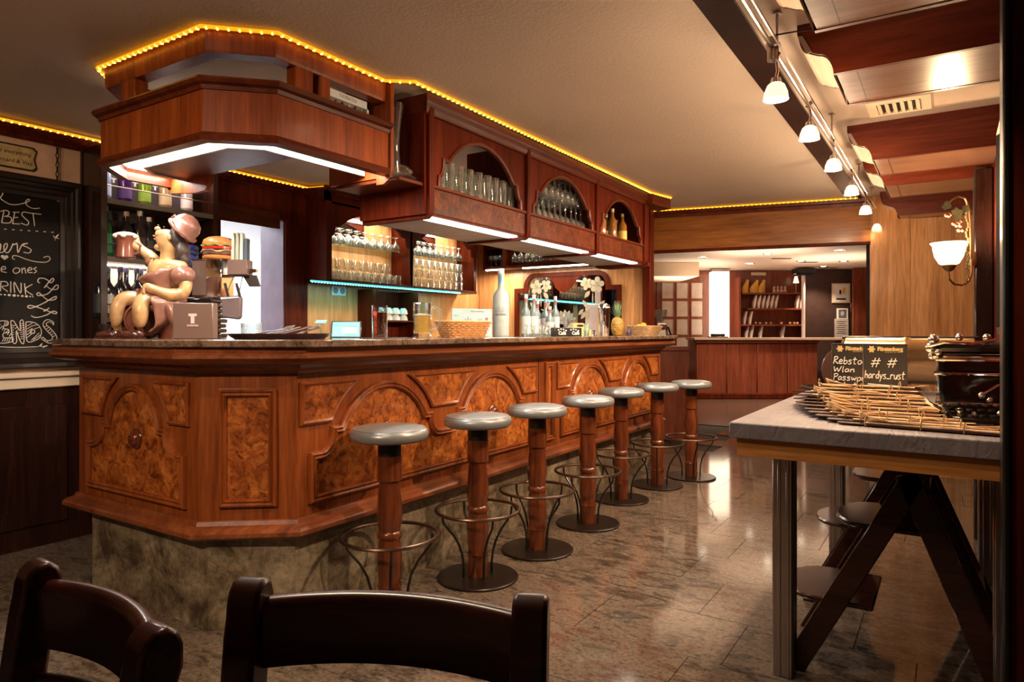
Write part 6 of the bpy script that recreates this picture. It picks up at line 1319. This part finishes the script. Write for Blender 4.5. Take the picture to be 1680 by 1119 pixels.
# shelf unit with hats, cards
su = thing('display_shelves', 'cherry display shelves on the foyer rear wall', 'shelf', Vector((FX*DF+RX*lat(1262,DF), FY*DF+RY*lat(1262,DF), 0)), rad(AZ)); ox = lat(1262,DF)
SHY = [481.5,506.5,532.5,556]; SHX = [(1209,1316),(1218,1316),(1205,1316),(1205,1316)]
for y, (a, b2_) in zip(SHY, SHX): MB().box((lat(a,DF)-ox,-.32,zz(y+2.5,DF)), (lat(b2_,DF)-ox,-.001,zz(y,DF))).obj('shelf', M['foyer'], su)
for px in (1205,1316): MB().box((lat(px,DF)-ox-.02,-.32,.2), (lat(px,DF)-ox+.02,-.001,2.3)).obj('side', M['foyer'], su)
MB().box((lat(1232,DF)-ox-.0,-.012,zz(452,DF)), (lat(1266,DF)-ox-.12,-.004,zz(447,DF))).obj('name_plate', M['cream'], su)
def onshelf(px, row): v = fw(DF-.18); return v[0]+v[1]*lat(px, DF-.18)+ZV*zz(SHY[row],DF)
yel = plain('yellow_cloth', (.70,.38,.06), .7)
for px, s, lb in ((1222,1,'yellow toy shape leaning at the left of the top foyer shelf'),(1237,1.2,'yellow toy shape in the middle of the top foyer shelf'),(1249,1,'yellow toy shape at the right on the top foyer shelf')):
    t = thing('wooden_toy', lb, 'toy', onshelf(px,0), rad(AZ), 'yellow shapes on the top foyer shelf'); MB().loft([[(.07*s*cos(a)*k+o_x, .05*cos(a+1)*0+.05*sin(a), z_) for a in [2*pi*i/10 for i in range(10)]] for k, z_, o_x in ((1,0,0),(1.1,.08,.0),(.8,.16,.02),(.45,.22,.04*s))]).obj('body', yel, t); MB().ball((.05*s,0,.235), (.035,.03,.03), 8, 6).obj('knob', yel, t)
cardm = plain('folded_card', (.78,.66,.62), .6)
for row, pxs in ((1,(1235,1242,1249,1256,1263,1270,1305,1311)),(2,(1219,1228)),(3,(1222,1230,1245,1281))):
    for i, px in enumerate(pxs):
        b = MB(); h = .26; b.prism([(0,0),(.03,.0),(.075,h),(.05,h),(.0,h*.45)], -.05, .05, frame((0,0,0),(1,0,0),(0,0,1))); o = b.obj('display_plate', cardm); o.location = onshelf(px,row); o.rotation_euler = (0,0,rad(AZ))
        tag(o, ['','pale leaning plate on the second foyer shelf, ','pale leaning plate on the third foyer shelf, ','pale leaning plate on the lowest foyer shelf, '][row]+ORD[i]+' from left', 'plate', ['','plates on the second foyer shelf','plates on the third foyer shelf','plates on the lowest foyer shelf'][row])
for i, px in enumerate((1276,1282,1288,1294)):
    o = MB().lathe([(.03,0),(.04,.03),(.02,.08),(.028,.12),(.001,.14)], 10).obj('figure', plain('pale_figure', (.65,.42,.34), .5)); o.location = onshelf(px-6,0); tag(o, 'small pale figure on the top foyer shelf, '+ORD[i]+' from left', 'ornament', 'small figures on the top foyer shelf')
for i, px in enumerate((1240,1247,1257,1265,1282,1296,1303,1308)):
    o = MB().ball((0,0,.025), .028, 8, 6).obj('glass_ball', plain('shiny_ball', (.75,.5,.3), .1, metal=.6)); o.location = onshelf(px,2); tag(o, 'small shiny ball on the third foyer shelf, '+ORD[i]+' from left', 'ornament', 'shiny balls on the third foyer shelf')
for px, lb in ((1306,'pale upright lamp figure at the right of the top foyer shelf'),):
    t = thing('table_lamp', lb, 'lamp', onshelf(1306,0), rad(AZ)); MB().lathe([(.05,0),(.05,.01),(.012,.02),(.012,.20)], 12).obj('stem', M['brass'], t); MB().lathe([(.055,.20),(.025,.33),(.02,.33)], 12).obj('shade', glow('small_lamp_shade', (1,.75,.42), 2.0), t)
d = 13.2; col_ = thing('steel_column', 'slim white steel column with dark capital in the foyer', 'column', Vector((FX*d+RX*lat(1318,d), FY*d+RY*lat(1318,d), 0)), rad(AZ)); MB().lathe([(.035,0),(.035,zz(449,d))], 14).obj('shaft', plain('column_paint', (.62,.52,.52), .35), col_); MB().box((-.16,-.16,zz(449,d)), (.16,.16,zz(441,d))).box((-.10,-.1,zz(452,d)), (.10,.1,zz(449,d))).obj('capital', M['black'], col_)
# notices on the dark wall
def wallpos(px, py, d=D2): v = fw(d); return v[0]+v[1]*lat(px,d)+v[3]*.012+ZV*zz(py,d)
po_ = thing('poster', 'white poster in a pale frame on the dark foyer wall', 'poster', wallpos(1379,481), rad(AZ)); k = D2/1120
MB().box((-15*k,-.012,-16*k), (15*k,.0,16*k)).obj('frame', M['cream'], po_); MB().box((-12.5*k,-.014,-14*k), (12.5*k,-.011,14*k)).obj('sheet', M['white'], po_); MB().box((-3*k,-.016,-2*k), (0,-.013,5*k)).box((-8*k,-.016,-11*k), (8*k,-.013,-8.5*k)).obj('print', M['black'], po_); MB().prism([(1*k,0),(7*k,0),(7*k,9*k),(4*k,9*k)], .0135, .016, frame((0,0,0),(1,0,0),(0,0,1))).obj('print', yel, po_)
ph = thing('framed_photo', 'small white-framed portrait photo below the poster', 'picture', wallpos(1381,515), rad(AZ)); MB().box((-9*k,-.02,-9*k), (9*k,0,9*k)).obj('frame', M['white'], ph); MB().box((-6.5*k,-.022,-7*k), (6.5*k,-.019,7*k)).obj('photo', plain('photo_grey', (.12,.12,.13), .4), ph); MB().ball((0,-.022,.5*k), (3.2*k,.003,4*k), 10, 6).obj('portrait', plain('photo_light', (.4,.4,.42), .5), ph)
no = thing('notice', 'grey paper notice with lines of text under the framed photo', 'paper', wallpos(1379,540), rad(AZ)); MB().box((-11.5*k,-.026,-17*k), (11.5*k,-.022,17*k)).obj('sheet', plain('grey_paper', (.48,.44,.42), .6), no)
b = MB(); [b.box((-8*k+(i % 3)*k,-.028,12*k-i*3.2*k), (8*k-(i % 2)*2*k,-.025,12.8*k-i*3.2*k)) for i in range(7)]; b.obj('text_lines', M['frame'], no)
o = MB().box((-4*k,-.02,-8*k), (4*k,0,8*k)).obj('wall_intercom', M['steel'], bevel=.004); o.location = wallpos(1398.5,505); o.rotation_euler = (0,0,rad(AZ)); tag(o, 'narrow steel switch panel right of the framed photo', 'switch panel')
# reception desk
DD = 12.4
ds_ = thing('reception_desk', 'long cherry reception desk with pale edge in the foyer', 'desk', Vector((FX*DD+RX*lat(1238,DD), FY*DD+RY*lat(1238,DD), 0)), rad(AZ)); ox = lat(1238,DD)
xa, xb = lat(1142,DD)-ox, lat(1340,DD)-ox; zt = zz(554,DD)
for i in range(4): MB().box((xa+(xb-xa)*i/4+.004,-.03,.10), (xa+(xb-xa)*(i+1)/4-.004,.02,zt-.10)).obj('front_panel', M['foyer'], ds_, bevel=.006)
MB().box((xa,.02,0), (xb,.5,zt-.04)).obj('core', M['foyer'], ds_); MB().box((xa-.02,-.045,0), (xb,.02,.10)).obj('skirting', M['cab'], ds_, bevel=.01); MB().box((xa-.03,-.06,zt-.10), (xb+.02,.02,zt-.04)).obj('upper_moulding', M['foyer'], ds_, bevel=.012)
MB().box((xa-.05,-.09,zt-.04), (lat(1430,DD)-ox,.55,zt)).obj('desk_top', plain('pale_desk_edge', (.50,.36,.28), .3), ds_)
o = MB().box((-.18,-.1,0), (.18,.1,.02)).box((-.12,-.06,.02), (.12,.06,.07)).obj('desk_telephone', M['frame'], bevel=.01); v = fw(DD-.2); o.location = v[0]+v[1]*lat(1190,DD-.2)+ZV*(zt+.001) + Vector((FX*.45,FY*.45,0)); o.rotation_euler = (0,0,rad(AZ)); tag(o, 'dark telephone on the reception desk before the glowing column', 'telephone')
# downlights in the foyer ceiling
dl0 = None
for i, (px, py) in enumerate(((1153,421.5),(1260,416),(1378,410),(1314,428),(1384,428),(1351,437),(1230,432))):
    p = onZ(px, py, CF2-.0); 
    if dl0 is None:
        dl0 = thing('downlight', '', 'lamp', (0,0,0), 0, 'foyer ceiling downlights'); MB().lathe([(.085,-.004),(.075,-.012),(.062,-.002)], 20, capb=False, capt=False).obj('trim_ring', M['chrome'], dl0); MB().lathe([(.062,-.004),(.001,-.006)], 18, capb=False, capt=False).obj('lamp', M['lampface'], dl0); c = dl0
    else: c = dup(dl0)
    c.location = p; c['label'] = ['left one of the three near foyer downlights','middle one of the three near foyer downlights','right one of the three near foyer downlights','small downlight beside a dark ceiling slot in the foyer','rightmost small downlight in the foyer','small downlight in front of the dark foyer wall','small downlight right of the lowered ceiling block','farthest small downlight near the slim column','small downlight at the edge of the lowered ceiling block'][i]
    light('downlight_light', 'SPOT', p-Vector((0,0,.03)), 95, (1,.74,.50), .05, rot=(0,0,0), spot=110)
for i, (px, py) in enumerate(((1282,424),(1326,430),(1359,439))):
    p = onZ(px, py, CF2); o = MB().box((-.16,-.05,-.006), (.16,.05,0)).obj('ceiling_slot', M['frame']); o.location = p; o.rotation_euler = (0,0,rad(AZ)); tag(o, ['dark air slot right of the middle near downlight','dark air slot beside the small downlight','farthest dark air slot in the foyer ceiling'][i], 'vent', 'air slots in the foyer ceiling')
for px, d in ((1110,9.0),(1250,10.5),(1370,11.5),(1130,12.5)): light('foyer_fill_uplight', 'AREA', atD(px,445,d).xy.to_3d()+Vector((0,0,2.0)), 15, (1,.76,.55), 1.2, rot=(pi,0,0))  # added floating uplights, unseen, that brighten the foyer ceiling
# ------------------------------------------------------------------ chairs in the foreground
def make_chair(name, lb, PL, PR, htop):
    """PL, PR: floor-plan points of the two back posts; seat lies on the viewer's side"""
    PL, PR = Vector(PL), Vector(PR); u = (PR-PL).normalized(); n = Vector((-u.y, u.x))       # n points away from the viewer
    W_ = (PR-PL).length; base = (PL+PR)/2; rz = math.atan2(u.y, u.x)
    t = thing('dining_chair', lb, 'chair', (base.x, base.y, 0), rz, 'dark wooden chairs in the foreground'); h = W_/2
    for s in (-1, 1):
        P = []
        side = [(-.050,0),(-.048,.30),(-.042,.45),(-.026,.62),(-.002,.80),(.004,htop-.045),(.006,htop-.028),(.012,htop-.012),(.022,htop-.003)]
        bk = [(-.050+.052,0),(.006,.30),(.012,.45),(.026,.62),(.046,.80),(.056,htop-.05),(.056,htop-.025),(.050,htop-.009),(.038,htop)]
        lt = -.03*s
        poly = side+bk[::-1]
        b = MB(); b.prism(poly, -.023, .023, (Vector((s*h,0,0)), Vector((0,1,0)), ZV, Vector((1,0,0)))); b.obj('rear_post', M['chair'], t, bevel=.006, seg=2)
        MB().loft([[(s*(h-.0)+dx*k, -.42+dy*k, z_) for dx, dy in ((-.018,-.018),(.018,-.018),(.018,.018),(-.018,.018))] for k, z_ in ((.8,0),(1.1,.44))]).obj('front_leg', M['chair'], t, bevel=.004)
    def curved(z0, z1, bulge, th, name, y0=.018):
        N = 18; rings = []
        for i in range(N+1):
            a = -1+2*i/N; x = a*(h+.004 if abs(a) > .99 else h); y = y0+bulge*(1-a*a); crown_ = .002*(1-a*a)
            rings.append([(x,y-th/2,z0),(x,y-th/2,z1-.014+crown_),(x,y-th*.36,z1-.005+crown_),(x,y-th*.14,z1+crown_),(x,y+th*.18,z1+crown_),(x,y+th*.38,z1-.006+crown_),(x,y+th/2,z1-.018+crown_),(x,y+th/2,z0)])
        MB().loft(rings).obj(name, M['chair'], t, smooth=50)
    curved(htop-.118, htop-.026, .046, .030, 'top_rail', .026)
    curved(htop-.235, htop-.155, .055, .022, 'middle_rail', .010)
    N = 6
    MB().prism([(-h-.01,-.45),(h+.01,-.45),(h+.0,-.02),(-h,-.02)], .43, .458).obj('seat', M['chair'], t, bevel=.008, seg=2)
    MB().box((-h,-.43,.37), (h,-.405,.43)).box((-h,-.03,.37), (h,-.005,.43)).obj('seat_frame', M['chair'], t)
    for s in (-1, 1): MB().box((s*h-.010,-.40,.18), (s*h+.010,-.02,.205)).obj('side_stretcher', M['chair'], t)
    return t
def planpt(px, py, z_): return onZ(px, py, z_).xy
make_chair('dining_chair', 'dark wooden chair in the lower middle, with the bar stools behind it', planpt(391,952,.88), planpt(866,980,.88), .872)
make_chair('dining_chair', 'dark wooden chair at the lower left corner of the picture', planpt(22,925,.88), planpt(205,1035,.88), .877)
for i, (y, x) in enumerate(((3.0,-2.9),)): pass
print('objects', len(bpy.data.objects))
